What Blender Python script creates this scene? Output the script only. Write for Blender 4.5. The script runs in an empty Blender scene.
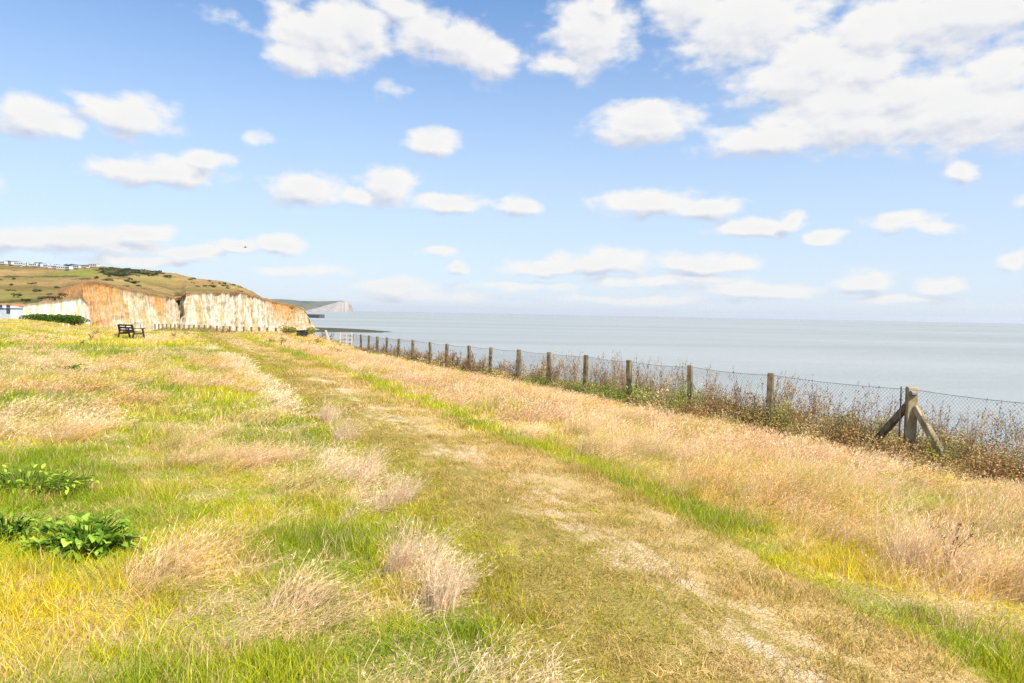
import bpy, math, random
import numpy as np
from mathutils import Vector, Matrix, Euler

R = math.radians
rng = np.random.default_rng(11)
random.seed(5)
scene = bpy.context.scene
COL = scene.collection

# ------------------------------------------------------------------ camera
F = 683.0
PITCH = math.atan(28 / 683.0)
ROLL = 0.0185
ZC = 1.6
SEA = ZC - 20.0
camM = Matrix.Rotation(math.pi / 2 - PITCH, 3, 'X') @ Matrix.Rotation(ROLL, 3, 'Z')
CM = np.array(camM)
cam_data = bpy.data.cameras.new('camera')
cam_data.sensor_width = 36.0
cam_data.lens = 36.0 * F / 1024.0
cam_data.clip_start = 0.05
cam_data.clip_end = 80000
cam = bpy.data.objects.new('camera', cam_data)
COL.objects.link(cam)
cam.matrix_world = Matrix.Translation((0, 0, ZC)) @ camM.to_4x4()
scene.camera = cam


def at(px, py, Y):
    """world point on the ray of a photo pixel, Y metres ahead"""
    d = CM @ np.array([(px - 512) / F, (341.5 - py) / F, -1.0])
    d = d * (Y / d[1])
    return np.array([d[0], d[1], d[2] + ZC])


def direction(px, py):
    d = CM @ np.array([(px - 512) / F, (341.5 - py) / F, -1.0])
    return d / np.linalg.norm(d)


def project(P):
    v = (P - np.array([0, 0, ZC])) @ CM
    z = np.maximum(-v[:, 2], 1e-3)
    front = -v[:, 2] > 0.3
    px = np.where(front, 512 + F * v[:, 0] / z, -9999)
    py = np.where(front, 341.5 - F * v[:, 1] / z, 9999)
    return px, py


# ------------------------------------------------------------------ noise
def _hash(ix, iy, seed):
    n = (ix.astype(np.int64) * 374761393 + iy.astype(np.int64) * 668265263 + seed * 974634777) & 0x7fffffff
    n = ((n ^ (n >> 13)) * 1274126177) & 0x7fffffff
    n = n ^ (n >> 16)
    return (n & 0xffff) / 65535.0


def vnoise(x, y, seed=0):
    x = np.asarray(x, float); y = np.asarray(y, float)
    ix = np.floor(x); iy = np.floor(y)
    fx = x - ix; fy = y - iy
    fx = fx * fx * (3 - 2 * fx); fy = fy * fy * (3 - 2 * fy)
    a = _hash(ix, iy, seed); b = _hash(ix + 1, iy, seed)
    c = _hash(ix, iy + 1, seed); d = _hash(ix + 1, iy + 1, seed)
    return (a * (1 - fx) + b * fx) * (1 - fy) + (c * (1 - fx) + d * fx) * fy


def fbm(x, y, seed=0, octaves=4):
    x = np.asarray(x, float); y = np.asarray(y, float)
    s = 0; a = 0.5; tot = 0
    for o in range(octaves):
        s = s + a * vnoise(x * 2 ** o + 17.3 * o, y * 2 ** o - 9.1 * o, seed + o)
        tot += a; a *= 0.5
    return s / tot


def sstep(a, b, x):
    t = np.clip((np.asarray(x, float) - a) / (b - a), 0, 1)
    return t * t * (3 - 2 * t)


def softplus(x, k):
    x = np.asarray(x, float)
    return 0.5 * (x + np.sqrt(x * x + k * k))


# ------------------------------------------------------------------ terrain height
def st(x, y):
    return 0.894 * x + 0.447 * y, -0.447 * x + 0.894 * y


def xy(s, t):
    return 0.894 * s - 0.447 * t, 0.447 * s + 0.894 * t


def edge_s(t):
    return np.interp(t, [-60, 44, 52, 94, 112], [14.0, 14.0, 11.8, 2.0, -1.5])


def edge_t(s):
    return 104 + np.clip(s + 3, -22, 0) * 2.2


def height(x, y):
    x = np.asarray(x, float); y = np.asarray(y, float)
    s, t = st(x, y)
    p = softplus((s - 3.9) / 7.7, 0.12)
    p = np.minimum(p, 1.35)
    z = -0.93 * p - 0.0115 * (t - 7.6) * np.clip(p, 0, 1)
    z = z - 0.03 * softplus(t - 44, 4) * sstep(-14, -3, s)
    z = z + 0.10 * (fbm(x / 3.2, y / 3.2, 3, 3) - 0.5) * sstep(3.6, 4.6, np.abs(s - 2.7) + 2.4)
    z = z + 0.035 * (fbm(x / 0.8, y / 0.8, 5, 2) - 0.5)
    z = z + 0.6 * np.exp(-((x + 13.8) / 3.5) ** 2 - ((y - 46) / 6) ** 2)
    z = z + 0.16 * sstep(-5, -11, s) * sstep(48, 62, t)
    wob = 1.6 * (fbm(x / 6, y / 6, 9, 3) - 0.5)
    d = np.maximum(s - edge_s(t) + wob, (t - edge_t(s)) * 0.9 + wob)
    z = z - 1.55 * softplus(d - 0.2, 0.45) + 1.55 * 0.5 * (0.45 ** 2) / (np.abs(d) + 0.6) * 0
    return np.maximum(z, SEA - 2.0)


def h1(x, y):
    return float(height(np.array([x]), np.array([y]))[0])


def ground_px(px, py):
    """ground point seen at a photo pixel"""
    d = direction(px, py)
    k = np.linspace(1.5, 140, 3000)
    P = d[None, :] * k[:, None] + np.array([0, 0, ZC])
    hz = height(P[:, 0], P[:, 1])
    i = np.argmax(P[:, 2] < hz)
    return P[i, 0], P[i, 1], hz[i]


# ------------------------------------------------------------------ helpers
def tag(o, label=None, cat=None, group=None, kind=None):
    if label: o['label'] = label
    if cat: o['category'] = cat
    if group: o['group'] = group
    if kind: o['kind'] = kind
    return o


def empty(name, loc, rz=0.0):
    o = bpy.data.objects.new(name, None)
    COL.objects.link(o)
    o.location = [float(v) for v in loc]
    o.rotation_euler = (0, 0, rz)
    o.empty_display_size = 0.2
    return o


def mesh(name, verts, faces, mat, attrs=None, smooth=False):
    me = bpy.data.meshes.new(name)
    v = [tuple(map(float, p)) for p in verts]
    me.from_pydata(v, [], [tuple(int(i) for i in f) for f in faces])
    if mat is not None:
        me.materials.append(mat)
    for k, arr in (attrs or {}).items():
        a = me.attributes.new(k, 'FLOAT', 'POINT')
        a.data.foreach_set('value', np.asarray(arr, np.float32))
    if smooth:
        me.polygons.foreach_set('use_smooth', [True] * len(me.polygons))
    me.update()
    return me


def obj(name, verts, faces, mat, parent=None, attrs=None, smooth=False, linked=True):
    o = bpy.data.objects.new(name, mesh(name, verts, faces, mat, attrs, smooth))
    if linked:
        COL.objects.link(o)
    if parent is not None:
        o.parent = parent
    return o


class MB:
    """collects shapes that become one mesh"""
    def __init__(self):
        self.v = []; self.f = []

    def add(self, vs, fs):
        b = len(self.v)
        self.v += [tuple(map(float, p)) for p in vs]
        self.f += [tuple(int(i) + b for i in q) for q in fs]

    def beam(self, a, b, w, d, up=(0, 0, 1), taper=1.0, bev=0.12, twist=0.0):
        """bevelled rectangular bar from a to b"""
        a = Vector(a); b = Vector(b)
        ax = (b - a).normalized()
        up = Vector(up)
        if abs(ax.dot(up)) > 0.98: up = Vector((1, 0, 0))
        x = ax.cross(up).normalized(); y = x.cross(ax).normalized()
        if twist:
            q = Matrix.Rotation(twist, 3, ax); x = q @ x; y = q @ y
        c = min(w, d) * bev
        prof = [(w/2-c, d/2), (w/2, d/2-c), (w/2, -d/2+c), (w/2-c, -d/2), (-w/2+c, -d/2), (-w/2, -d/2+c), (-w/2, d/2-c), (-w/2+c, d/2)]
        vs = []; L = (b - a).length
        for (pt, k) in ((a, 0.93), (a + ax * min(c, L * .2), 1.0), (b - ax * min(c, L * .2), taper), (b, taper * 0.88)):
            for (px_, py_) in prof:
                vs.append(pt + x * px_ * k + y * py_ * k)
        fs = [tuple(reversed(range(8)))]
        for r in range(3):
            for i in range(8):
                j = (i + 1) % 8
                fs.append((r*8+i, r*8+j, r*8+8+j, r*8+8+i))
        fs.append(tuple(range(24, 32)))
        self.add(vs, fs)

    def wire(self, pts, r, n=4):
        pts = [Vector(p) for p in pts]
        vs = []; fs = []
        for i, p in enumerate(pts):
            t = (pts[min(i+1, len(pts)-1)] - pts[max(i-1, 0)]).normalized()
            u = t.cross(Vector((0.31, 0.2, 0.93)))
            if u.length < 1e-3: u = t.cross(Vector((1, 0, 0)))
            u.normalize(); w = t.cross(u)
            rr = r[i] if isinstance(r, (list, tuple)) else r
            for k in range(n):
                a = 2 * math.pi * k / n
                vs.append(p + u * math.cos(a) * rr + w * math.sin(a) * rr)
        for i in range(len(pts) - 1):
            for k in range(n):
                l = (k + 1) % n
                fs.append((i*n+k, i*n+l, i*n+n+l, i*n+n+k))
        self.add(vs, fs)

    def build(self, name, mat, parent=None, smooth=False):
        return obj(name, self.v, self.f, mat, parent, smooth=smooth)


# ------------------------------------------------------------------ materials
def new_mat(name):
    m = bpy.data.materials.new(name)
    m.use_nodes = True
    nt = m.node_tree
    nt.nodes.clear()
    out = nt.nodes.new('ShaderNodeOutputMaterial')
    return m, nt, out


class NT:
    def __init__(self, nt): self.nt = nt

    def n(self, t, **kw):
        nd = self.nt.nodes.new(t)
        for k, v in kw.items(): setattr(nd, k, v)
        return nd

    def l(self, a, b): self.nt.links.new(a, b)

    def math(self, op, a, b=None, c=None, clamp=False):
        nd = self.n('ShaderNodeMath', operation=op, use_clamp=clamp)
        for i, v in enumerate((a, b, c)):
            if v is None: continue
            if hasattr(v, 'is_linked'): self.l(v, nd.inputs[i])
            else: nd.inputs[i].default_value = v
        return nd.outputs[0]

    def vmath(self, op, a, b=None, c=None):
        nd = self.n('ShaderNodeVectorMath', operation=op)
        for i, v in enumerate((a, b, c)):
            if v is None: continue
            if hasattr(v, 'is_linked'): self.l(v, nd.inputs[i])
            else: nd.inputs[i].default_value = v
        return nd.outputs['Value'] if op in ('LENGTH', 'DOT_PRODUCT', 'DISTANCE') else nd.outputs['Vector']

    def mix(self, f, a, b):
        nd = self.n('ShaderNodeMix', data_type='RGBA', clamp_factor=True)
        for s, v in ((nd.inputs[0], f), (nd.inputs[6], a), (nd.inputs[7], b)):
            if hasattr(v, 'is_linked'): self.l(v, s)
            elif isinstance(v, (int, float)): s.default_value = v
            else: s.default_value = (*v, 1.0) if len(v) == 3 else v
        return nd.outputs[2]

    def noise(self, vec, scale, detail=4, rough=0.55, dist=0.0):
        nd = self.n('ShaderNodeTexNoise')
        nd.inputs['Scale'].default_value = scale
        nd.inputs['Detail'].default_value = detail
        nd.inputs['Roughness'].default_value = rough
        nd.inputs['Distortion'].default_value = dist
        if vec is not None: self.l(vec, nd.inputs['Vector'])
        return nd.outputs[0]

    def ramp(self, f, lo, hi, a=0.0, b=1.0):
        nd = self.n('ShaderNodeMapRange', interpolation_type='SMOOTHSTEP')
        self.l(f, nd.inputs[0])
        for i, v in enumerate((lo, hi, a, b)): nd.inputs[i + 1].default_value = v
        return nd.outputs[0]

    def attr(self, name, inst=False):
        nd = self.n('ShaderNodeAttribute', attribute_name=name)
        nd.attribute_type = 'INSTANCER' if inst else 'GEOMETRY'
        return nd

    def pos(self):
        return self.n('ShaderNodeNewGeometry').outputs['Position']

    def mapping(self, vec, scale):
        return self.vmath('MULTIPLY', vec, scale)

    def principled(self, col, rough=0.8, spec=0.3, bump=None, bdist=0.02, bstr=0.6):
        p = self.n('ShaderNodeBsdfPrincipled')
        if hasattr(col, 'is_linked'): self.l(col, p.inputs['Base Color'])
        else: p.inputs['Base Color'].default_value = (*col, 1)
        if hasattr(rough, 'is_linked'): self.l(rough, p.inputs['Roughness'])
        else: p.inputs['Roughness'].default_value = rough
        p.inputs['Specular IOR Level'].default_value = spec
        if bump is not None:
            b = self.n('ShaderNodeBump')
            b.inputs['Distance'].default_value = bdist
            b.inputs['Strength'].default_value = bstr
            self.l(bump, b.inputs['Height'])
            self.l(b.outputs[0], p.inputs['Normal'])
        return p


def simple_mat(name, c1, c2, scale, rough=0.8, spec=0.3, bump=0.4, stretch=(1, 1, 1), bdist=0.02):
    m, nt, out = new_mat(name)
    T = NT(nt)
    tc = T.n('ShaderNodeTexCoord')
    v = T.mapping(tc.outputs['Object'], stretch)
    f = T.noise(v, scale, 5, 0.6)
    c = T.mix(T.ramp(f, 0.3, 0.7), c1, c2)
    p = T.principled(c, rough, spec, f, bdist, bump)
    T.l(p.outputs[0], out.inputs[0])
    return m


def leaf_mat(name, trans=0.35, var=0.35, inst=True, col=None, col2=None, rough=0.6):
    """diffuse + translucent leaf or blade; colour of each clump comes with the clump"""
    m, nt, out = new_mat(name)
    T = NT(nt)
    rnd = T.attr('rnd').outputs['Fac']
    if inst:
        base = T.attr('col', True).outputs['Color']
    else:
        base = T.mix(rnd, col, col2)
    bright = T.math('MULTIPLY_ADD', rnd, var * 2, 1 - var)
    hs = T.n('ShaderNodeHueSaturation')
    hs.inputs['Hue'].default_value = 0.5
    T.l(bright, hs.inputs['Value'])
    T.l(base, hs.inputs['Color'])
    d = T.principled(hs.outputs[0], rough, 0.25)
    t = T.n('ShaderNodeBsdfTranslucent')
    T.l(hs.outputs[0], t.inputs[0])
    mx = T.n('ShaderNodeMixShader')
    mx.inputs[0].default_value = trans
    T.l(d.outputs[0], mx.inputs[1]); T.l(t.outputs[0], mx.inputs[2])
    T.l(mx.outputs[0], out.inputs[0])
    return m


# ------------------------------------------------------------------ sun, sky
SUN_AZ, SUN_EL = R(136), R(49)
sun_dir = Vector((math.sin(SUN_AZ) * math.cos(SUN_EL), math.cos(SUN_AZ) * math.cos(SUN_EL), math.sin(SUN_EL)))
sd = bpy.data.lights.new('sun', 'SUN')
sd.energy = 5.0
sd.angle = R(0.53)
sd.color = (1.0, 0.92, 0.79)
so = bpy.data.objects.new('sun', sd)
COL.objects.link(so)
so.rotation_euler = sun_dir.to_track_quat('Z', 'Y').to_euler()
so.location = (30, -10, 60)

EXPOSURE = 0.80
SKY_STRENGTH = 0.105
world = bpy.data.worlds.new('World')
scene.world = world
world.use_nodes = True
world.node_tree.nodes.clear()
T = NT(world.node_tree)
wout = T.n('ShaderNodeOutputWorld')
bg = T.n('ShaderNodeBackground')
bg.inputs[1].default_value = SKY_STRENGTH
sky = T.n('ShaderNodeTexSky', sky_type='NISHITA')
sky.sun_disc = False
sky.sun_elevation = SUN_EL
sky.sun_rotation = SUN_AZ
sky.altitude = 20
sky.air_density = 1.0
sky.dust_density = 0.3
sky.ozone_density = 1.6

# clouds: (px, py, rx, ry, faintness)
CLOUDS = [
    (322, 36, 56, 34, 0), (300, 58, 34, 20, .1), (360, 28, 40, 26, .1), (400, 6, 40, 16, .3), (425, 34, 34, 24, .05), (462, 44, 40, 24, .05),
    (490, 58, 34, 22, .05), (390, 88, 16, 14, .75), (590, 34, 46, 38, 0), (560, 66, 26, 12, .1), (602, 8, 20, 20, .1),
    (36, 118, 52, 20, 0), (135, 118, 44, 22, 0), (100, 102, 34, 9, .5), (160, 172, 72, 15, 0.05), (205, 162, 26, 12, .05),
    (305, 188, 36, 17, 0), (388, 186, 30, 20, 0), (356, 196, 20, 8, .2), (433, 144, 28, 13, .1), (450, 202, 42, 10, .15),
    (522, 208, 22, 11, .05), (508, 204, 8, 6, .3), (645, 125, 60, 20, 0), (650, 112, 40, 14, 0), (222, 17, 34, 9, .66), (262, 140, 20, 10, .62),
    (770, 140, 80, 16, 0), (850, 122, 110, 32, 0), (950, 108, 110, 44, 0), (1040, 110, 80, 44, 0), (900, 96, 60, 28, 0),
    (745, 24, 84, 44, 0), (815, 62, 60, 36, .05), (1000, 70, 60, 34, .3), (850, 100, 90, 34, 0), (800, 80, 76, 28, 0.05), (960, 14, 130, 44, 0), (880, 30, 60, 36, .25), (690, 6, 46, 30, .05), (870, 70, 60, 26, .1),
    (650, 203, 56, 14, 0), (706, 208, 44, 13, 0), (752, 229, 48, 10, .05), (788, 222, 14, 10, .1), (962, 170, 22, 14, 0), (896, 222, 44, 10, .1), (930, 226, 30, 7, .45),
    (822, 238, 22, 8, .2), (600, 262, 58, 14, .02), (700, 263, 62, 12, .02), (545, 268, 50, 9, .3), (862, 280, 36, 12, .1), (945, 286, 34, 10, .3), (745, 290, 80, 9, .25),
    (640, 282, 70, 8, .5), (700, 278, 60, 7, .4), (80, 240, 95, 16, .1), (20, 240, 60, 14, .3), (135, 232, 40, 10, .1), (190, 254, 34, 9, .1), (275, 243, 36, 11, .05), (240, 246, 30, 8, .3),
    (440, 250, 24, 6, .3), (395, 286, 42, 9, .25), (456, 268, 11, 10, .1), (300, 270, 60, 7, .5), (1016, 262, 18, 12, .05), (520, 287, 60, 6, .45), (900, 300, 80, 5, .5),
    (430, 296, 90, 6, .5), (640, 300, 120, 5, .5), (150, 262, 90, 7, .45), (1060, 200, 40, 16, .1), (-40, 180, 50, 20, .1),
]
tc = T.n('ShaderNodeTexCoord')
dirv = T.vmath('NORMALIZE', tc.outputs['Generated'])
sep = T.n('ShaderNodeSeparateXYZ'); T.l(dirv, sep.inputs[0])
az = T.math('ARCTAN2', sep.outputs[0], sep.outputs[1])
el = T.math('ARCSINE', sep.outputs[2])
cmb = T.n('ShaderNodeCombineXYZ'); T.l(az, cmb.inputs[0]); T.l(el, cmb.inputs[1])
P0 = cmb.outputs[0]
nv = T.vmath('MULTIPLY', P0, (1.0, 1.7, 1.0))
wn = T.n('ShaderNodeTexNoise'); T.l(nv, wn.inputs['Vector'])
wn.inputs['Scale'].default_value = 16; wn.inputs['Detail'].default_value = 3
warp = T.vmath('MULTIPLY', T.vmath('SUBTRACT', wn.outputs['Color'], (0.5, 0.5, 0.5)), (0.055, 0.024, 0.0))
P1 = T.vmath('ADD', P0, warp)


def cloud_field(P):
    fld = None
    for (px, py, rx, ry, faint) in CLOUDS:
        d = direction(px, py)
        a0, e0 = math.atan2(d[0], d[1]), math.asin(d[2])
        k = math.cos(math.atan((px - 512) / F))
        ra, re_ = 1.08 * rx / F * k * k, 1.06 * ry / F * k
        p = T.vmath('MULTIPLY_ADD', P, (1 / ra, 1 / re_, 0), (-a0 / ra, -e0 / re_, faint))
        ln = T.vmath('LENGTH', p)
        fld = ln if fld is None else T.math('MINIMUM', fld, ln)
    return T.math('SUBTRACT', 1.0, fld)


f1 = cloud_field(P1)
f2 = cloud_field(T.vmath('ADD', P1, (0.006, 0.016, 0)))
big = T.noise(nv, 26, 5, 0.52)
bigo = T.noise(T.vmath('ADD', nv, (0.004, 0.012, 0)), 26, 5, 0.52)
dens = T.math('MULTIPLY_ADD', T.math('SUBTRACT', big, 0.5), 1.35, f1)
mask = T.ramp(dens, -0.16, 0.50)
# lit tops, grey bases: compare the cloud's thickness here with that a little nearer the sun
g = T.math('SUBTRACT', f1, f2)
g = T.math('MULTIPLY_ADD', T.math('SUBTRACT', big, bigo), .9, g)
lit = T.ramp(g, -0.75, 0.20)
thick = T.ramp(f1, 0.25, 0.95, 1.0, 0.88)
lit = T.math('MULTIPLY', lit, thick)
CW = 1.0 / (SKY_STRENGTH * 2 ** EXPOSURE)
ccol = T.mix(lit, (0.58 * CW, 0.63 * CW, 0.77 * CW), (0.97 * CW, 0.955 * CW, 0.93 * CW))
elh = T.ramp(el, 0.0, 0.08, 0.85, 1.0)
mask = T.math('MULTIPLY', mask, elh)
hs_ = T.n('ShaderNodeHueSaturation')
hs_.inputs['Saturation'].default_value = 1.26
hs_.inputs['Hue'].default_value = 0.503
hs_.inputs['Value'].default_value = 1.08
T.l(sky.outputs[0], hs_.inputs['Color'])
# thin bright haze low over the sea
low = T.ramp(el, 0.0, 0.52, 0.84, 0.06)
base_sky = T.mix(low, hs_.outputs[0], (0.66 * CW, 0.77 * CW, 0.95 * CW))
skyt = T.mix(T.math('MULTIPLY', mask, 0.97), base_sky, ccol)
T.l(skyt, bg.inputs[0])
T.l(bg.outputs[0], wout.inputs[0])
world.cycles.sampling_method = 'NONE'

# ------------------------------------------------------------------ vegetation map (on the ground)
def spots(px, py, lst):
    s = np.zeros_like(px)
    for (x, y, rx, ry, w) in lst:
        s += w * np.exp(-((px - x) / rx) ** 2 - ((py - y) / ry) ** 2)
    return s


PATH_C = 2.72


def path_half(t):
    return 1.12 - 0.13 * (1 - sstep(1, 6, t)) + 0.10 * (fbm(np.asarray(t) / 1.7, 0 * np.asarray(t), 31, 3) - 0.5) * 2


def path_off(t):
    """path centre in s"""
    return PATH_C + 0.05 - 0.52 * (1 - sstep(0.5, 6, t)) + 0.25 * np.sin(np.asarray(t) / 9.0) * sstep(8, 20, t)


def veg(x, y, z):
    """straw 0..1, green 0..1, signed distance outside the path"""
    s, t = st(x, y)
    px, py = project(np.stack([x, y, z], 1))
    pd = np.abs(s - path_off(t)) - path_half(t)
    n1 = fbm(x / 1.5, y / 1.5, 41, 4)
    n2 = fbm(x / 0.55, y / 0.55, 47, 3)
    n3 = fbm(x / 4.5, y / 4.5, 53, 3)
    band = np.interp(py + 10 * (n3 - .5), [300, 330, 344, 348, 357, 362, 384, 395, 450, 480, 700],
                     [.6, .62, .52, .24, .26, .80, .78, .54, .46, .32, .28])
    left = band + (n1 - .5) * 1.7 + (n2 - .5) * .7 + spots(px, py, [
        (60, 440, 80, 22, .4), (170, 490, 45, 14, .5), (145, 590, 38, 28, .55), (235, 585, 34, 40, .6), (70, 660, 60, 28, .35),
        (250, 455, 60, 14, .35), (320, 485, 45, 22, .35), (200, 640, 50, 30, .3), (10, 560, 25, 30, .3), (300, 400, 30, 30, .3),
        (85, 530, 62, 30, -1.1), (25, 480, 60, 24, -.9), (330, 555, 50, 40, -.6), (430, 650, 80, 40, -.8), (205, 398, 60, 9, -.5),
        (290, 432, 50, 14, -.5), (310, 520, 40, 20, -.4), (100, 610, 60, 20, -.3)])
    right = 0.92 + (n1 - .5) * 1.0 + (n2 - .5) * .6 + spots(px, py, [
        (935, 505, 45, 10, -.8), (820, 470, 30, 8, -.3), (600, 395, 40, 5, -.3), (985, 655, 60, 26, -.9), (700, 420, 26, 6, -.5), (860, 450, 30, 6, -.5), (640, 440, 30, 6, -.4), (760, 480, 25, 8, -.4), (1010, 610, 40, 20, .2)])
    right = right * sstep(0.15, 0.7, pd + 0.7 * (n1 - .5))
    straw = np.where(s > path_off(t), right, left)
    straw = np.where(pd < 0, 0.0, straw)
    straw = np.clip(straw, 0, 1)
    g = 0.54 + (fbm(x / 2.2, y / 2.2, 61, 4) - .5) * 2.0 + spots(px, py, [
        (30, 480, 80, 30, .5), (85, 530, 70, 34, .6), (430, 655, 90, 40, .5), (330, 560, 70, 40, .45), (190, 352, 90, 6, .5), (35, 350, 50, 7, .5),
        (330, 470, 60, 40, .3), (240, 430, 60, 20, .3), (935, 505, 45, 12, .6), (960, 640, 70, 30, .4), (50, 625, 110, 34, -.6), (385, 610, 30, 40, -.4), (250, 520, 40, 20, -.3)])
    g = np.where((s > path_off(t)) & (pd > -.12) & (pd < .55), np.maximum(g, .40 + 1.8 * (n2 - .42)), g)
    g = np.where((s > path_off(t)) & (pd >= .55), g * .75, g)
    g = np.where(pd < 0, 0.36 + (n1 - .5) * .8 + .3 * sstep(-.2, -1.1, s - path_off(t)), g)
    return straw, np.clip(g, 0, 1), pd


# ------------------------------------------------------------------ ground
def axis(segments):
    out = []
    for a, b, d in segments:
        out += list(np.arange(a, b, d))
    return np.array(sorted(set(np.round(out, 3))))


def grid_faces(nr, nc):
    i = np.arange(nr - 1)[:, None] * nc + np.arange(nc - 1)[None, :]
    i = i.ravel()
    return np.stack([i, i + 1, i + nc + 1, i + nc], 1)


def ground_material():
    m, nt, out = new_mat('meadow_soil')
    T = NT(nt)
    p = T.pos()
    a = T.noise(p, 2.2, 6, 0.65)
    b = T.noise(p, 30, 4, 0.7)
    st_ = T.attr('straw').outputs['Fac']
    gr = T.attr('green').outputs['Fac']
    c = T.mix(T.ramp(gr, .25, .8), (0.46, 0.36, 0.08), (0.22, 0.25, 0.035))
    c = T.mix(T.math('MULTIPLY', st_, .7), c, (0.50, 0.37, 0.20))
    c = T.mix(T.ramp(b, .35, .7), c, T.mix(T.ramp(a, .3, .7), (0.34, 0.27, 0.10), (0.52, 0.42, 0.18)))
    pr = T.principled(c, .95, .1, b, .05, .8)
    T.l(pr.outputs[0], out.inputs[0])
    return m


S_ax = axis([(-190, -40, 6), (-40, -12, 1.0), (-12, 12, .25), (12, 20, .5), (20, 34, 2)])
T_ax = axis([(-60, -6, 4), (-6, 30, .25), (30, 60, .6), (60, 112, 1.0), (112, 130, 2)])
SS, TT = np.meshgrid(S_ax, T_ax)
gx, gy = xy(SS.ravel(), TT.ravel())
gz = height(gx, gy)
straw_a, green_a, pd_a = veg(gx, gy, gz)
ground = obj('ground', np.stack([gx, gy, gz], 1), grid_faces(len(T_ax), len(S_ax)), ground_material(), attrs={'straw': straw_a, 'green': green_a}, smooth=True)
tag(ground, 'grassy clifftop meadow sloping gently down to the fence', 'ground', kind='structure')


def path_material():
    m, nt, out = new_mat('trodden_turf')
    T = NT(nt)
    p = T.pos()
    ac = T.attr('across').outputs['Fac']
    # along the path things stretch
    rot = T.n('ShaderNodeVectorRotate', rotation_type='Z_AXIS'); T.l(p, rot.inputs[0])
    rot.inputs['Angle'].default_value = R(-26.6)
    v = T.mapping(rot.outputs[0], (1.3, 0.6, 1))
    a = T.noise(v, 1.3, 6, 0.68)
    b = T.noise(v, 7.0, 6, 0.72)
    c_ = T.noise(p, 60, 3, 0.7)
    thatch = T.mix(T.ramp(c_, .3, .7), (0.42, 0.29, 0.10), (0.64, 0.47, 0.22))
    olive = T.mix(T.ramp(c_, .3, .7), (0.21, 0.165, 0.035), (0.38, 0.30, 0.075))
    k = T.math('ADD', T.math('MULTIPLY', a, .6), T.math('MULTIPLY', b, .4))
    k = T.math('MULTIPLY_ADD', ac, 0.16, k)
    col = T.mix(T.ramp(k, .43, .60), olive, thatch)
    chalk = T.mix(T.ramp(c_, .3, .65), (0.52, 0.38, 0.24), (0.74, 0.60, 0.45))
    cen = T.math('SUBTRACT', 1.0, T.math('ABSOLUTE', T.math('SUBTRACT', ac, 0.22)))
    kk = T.math('MULTIPLY_ADD', cen, 0.25, T.math('ADD', T.math('MULTIPLY', a, .5), T.math('MULTIPLY', b, .5)))
    col = T.mix(T.math('MULTIPLY', T.ramp(kk, .69, .86), .9), col, chalk)
    pr = T.principled(col, .95, .1, T.math('ADD', b, T.math('MULTIPLY', c_, .6)), .04, .9)
    T.l(pr.outputs[0], out.inputs[0])
    return m


pt_t = axis([(-6, 20, .2), (20, 46, .5), (46, 62, 1)])
pt_c = np.linspace(-1.15, 1.15, 27)
tt, cc = np.meshgrid(pt_t, pt_c, indexing='ij')
ss = path_off(tt) + cc * path_half(tt)
px_, py_ = xy(ss.ravel(), tt.ravel())
pz_ = height(px_, py_) + 0.014 + 0.012 * (fbm(px_ / .35, py_ / .35, 71, 3) - .5) - 0.03 * sstep(0.95, 1.15, np.abs(cc.ravel()))
path = obj('path', np.stack([px_, py_, pz_], 1), grid_faces(len(pt_t), len(pt_c))[:, ::-1], path_material(), attrs={'across': cc.ravel()}, smooth=True)
tag(path, 'broad trodden grass footpath worn to pale thatch', 'path', kind='structure')

# ------------------------------------------------------------------ sea
def sea_material():
    m, nt, out = new_mat('sea_water')
    T = NT(nt)
    p = T.pos()
    v = T.mapping(p, (1.0, 1.0, 1.0))
    w1 = T.noise(T.mapping(p, (.05, .11, .1)), 1.0, 5, .6)
    w2 = T.noise(T.mapping(p, (.6, 1.1, 1)), 1.0, 4, .6)
    big_ = T.noise(T.mapping(p, (.0007, .0045, .001)), 1.0, 6, .62)
    col = T.mix(T.ramp(big_, .35, .65), (0.246, 0.273, 0.268), (0.308, 0.330, 0.322))
    pr = T.principled(col, .5, .16, T.math('MULTIPLY_ADD', w2, .25, w1), 1.6, .55)
    T.l(pr.outputs[0], out.inputs[0])
    return m


rad = [0, 60, 150, 400, 1000, 3000, 8000, 16000, 28000]
nang = 96
sv = [(0, 0, SEA)]
for r_ in rad[1:]:
    for k in range(nang):
        a = 2 * math.pi * k / nang
        sv.append((r_ * math.cos(a), r_ * math.sin(a), SEA))
sf = [(0, 1 + k, 1 + (k + 1) % nang) for k in range(nang)]
for i in range(len(rad) - 2):
    for k in range(nang):
        a, b = 1 + i * nang + k, 1 + i * nang + (k + 1) % nang
        sf.append((a, a + nang, b + nang, b))
tag(obj('sea', sv, sf, sea_material()), 'calm pale grey sea reaching the horizon', 'sea', kind='structure')

# ------------------------------------------------------------------ chalk cliffs and hill
def interp_cols(lst, n):
    a = np.array(lst, float)
    q = np.linspace(0, len(a) - 1, n)
    i = np.arange(len(a))
    return np.stack([np.interp(q, i, a[:, k]) for k in range(a.shape[1])], 1)


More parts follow.
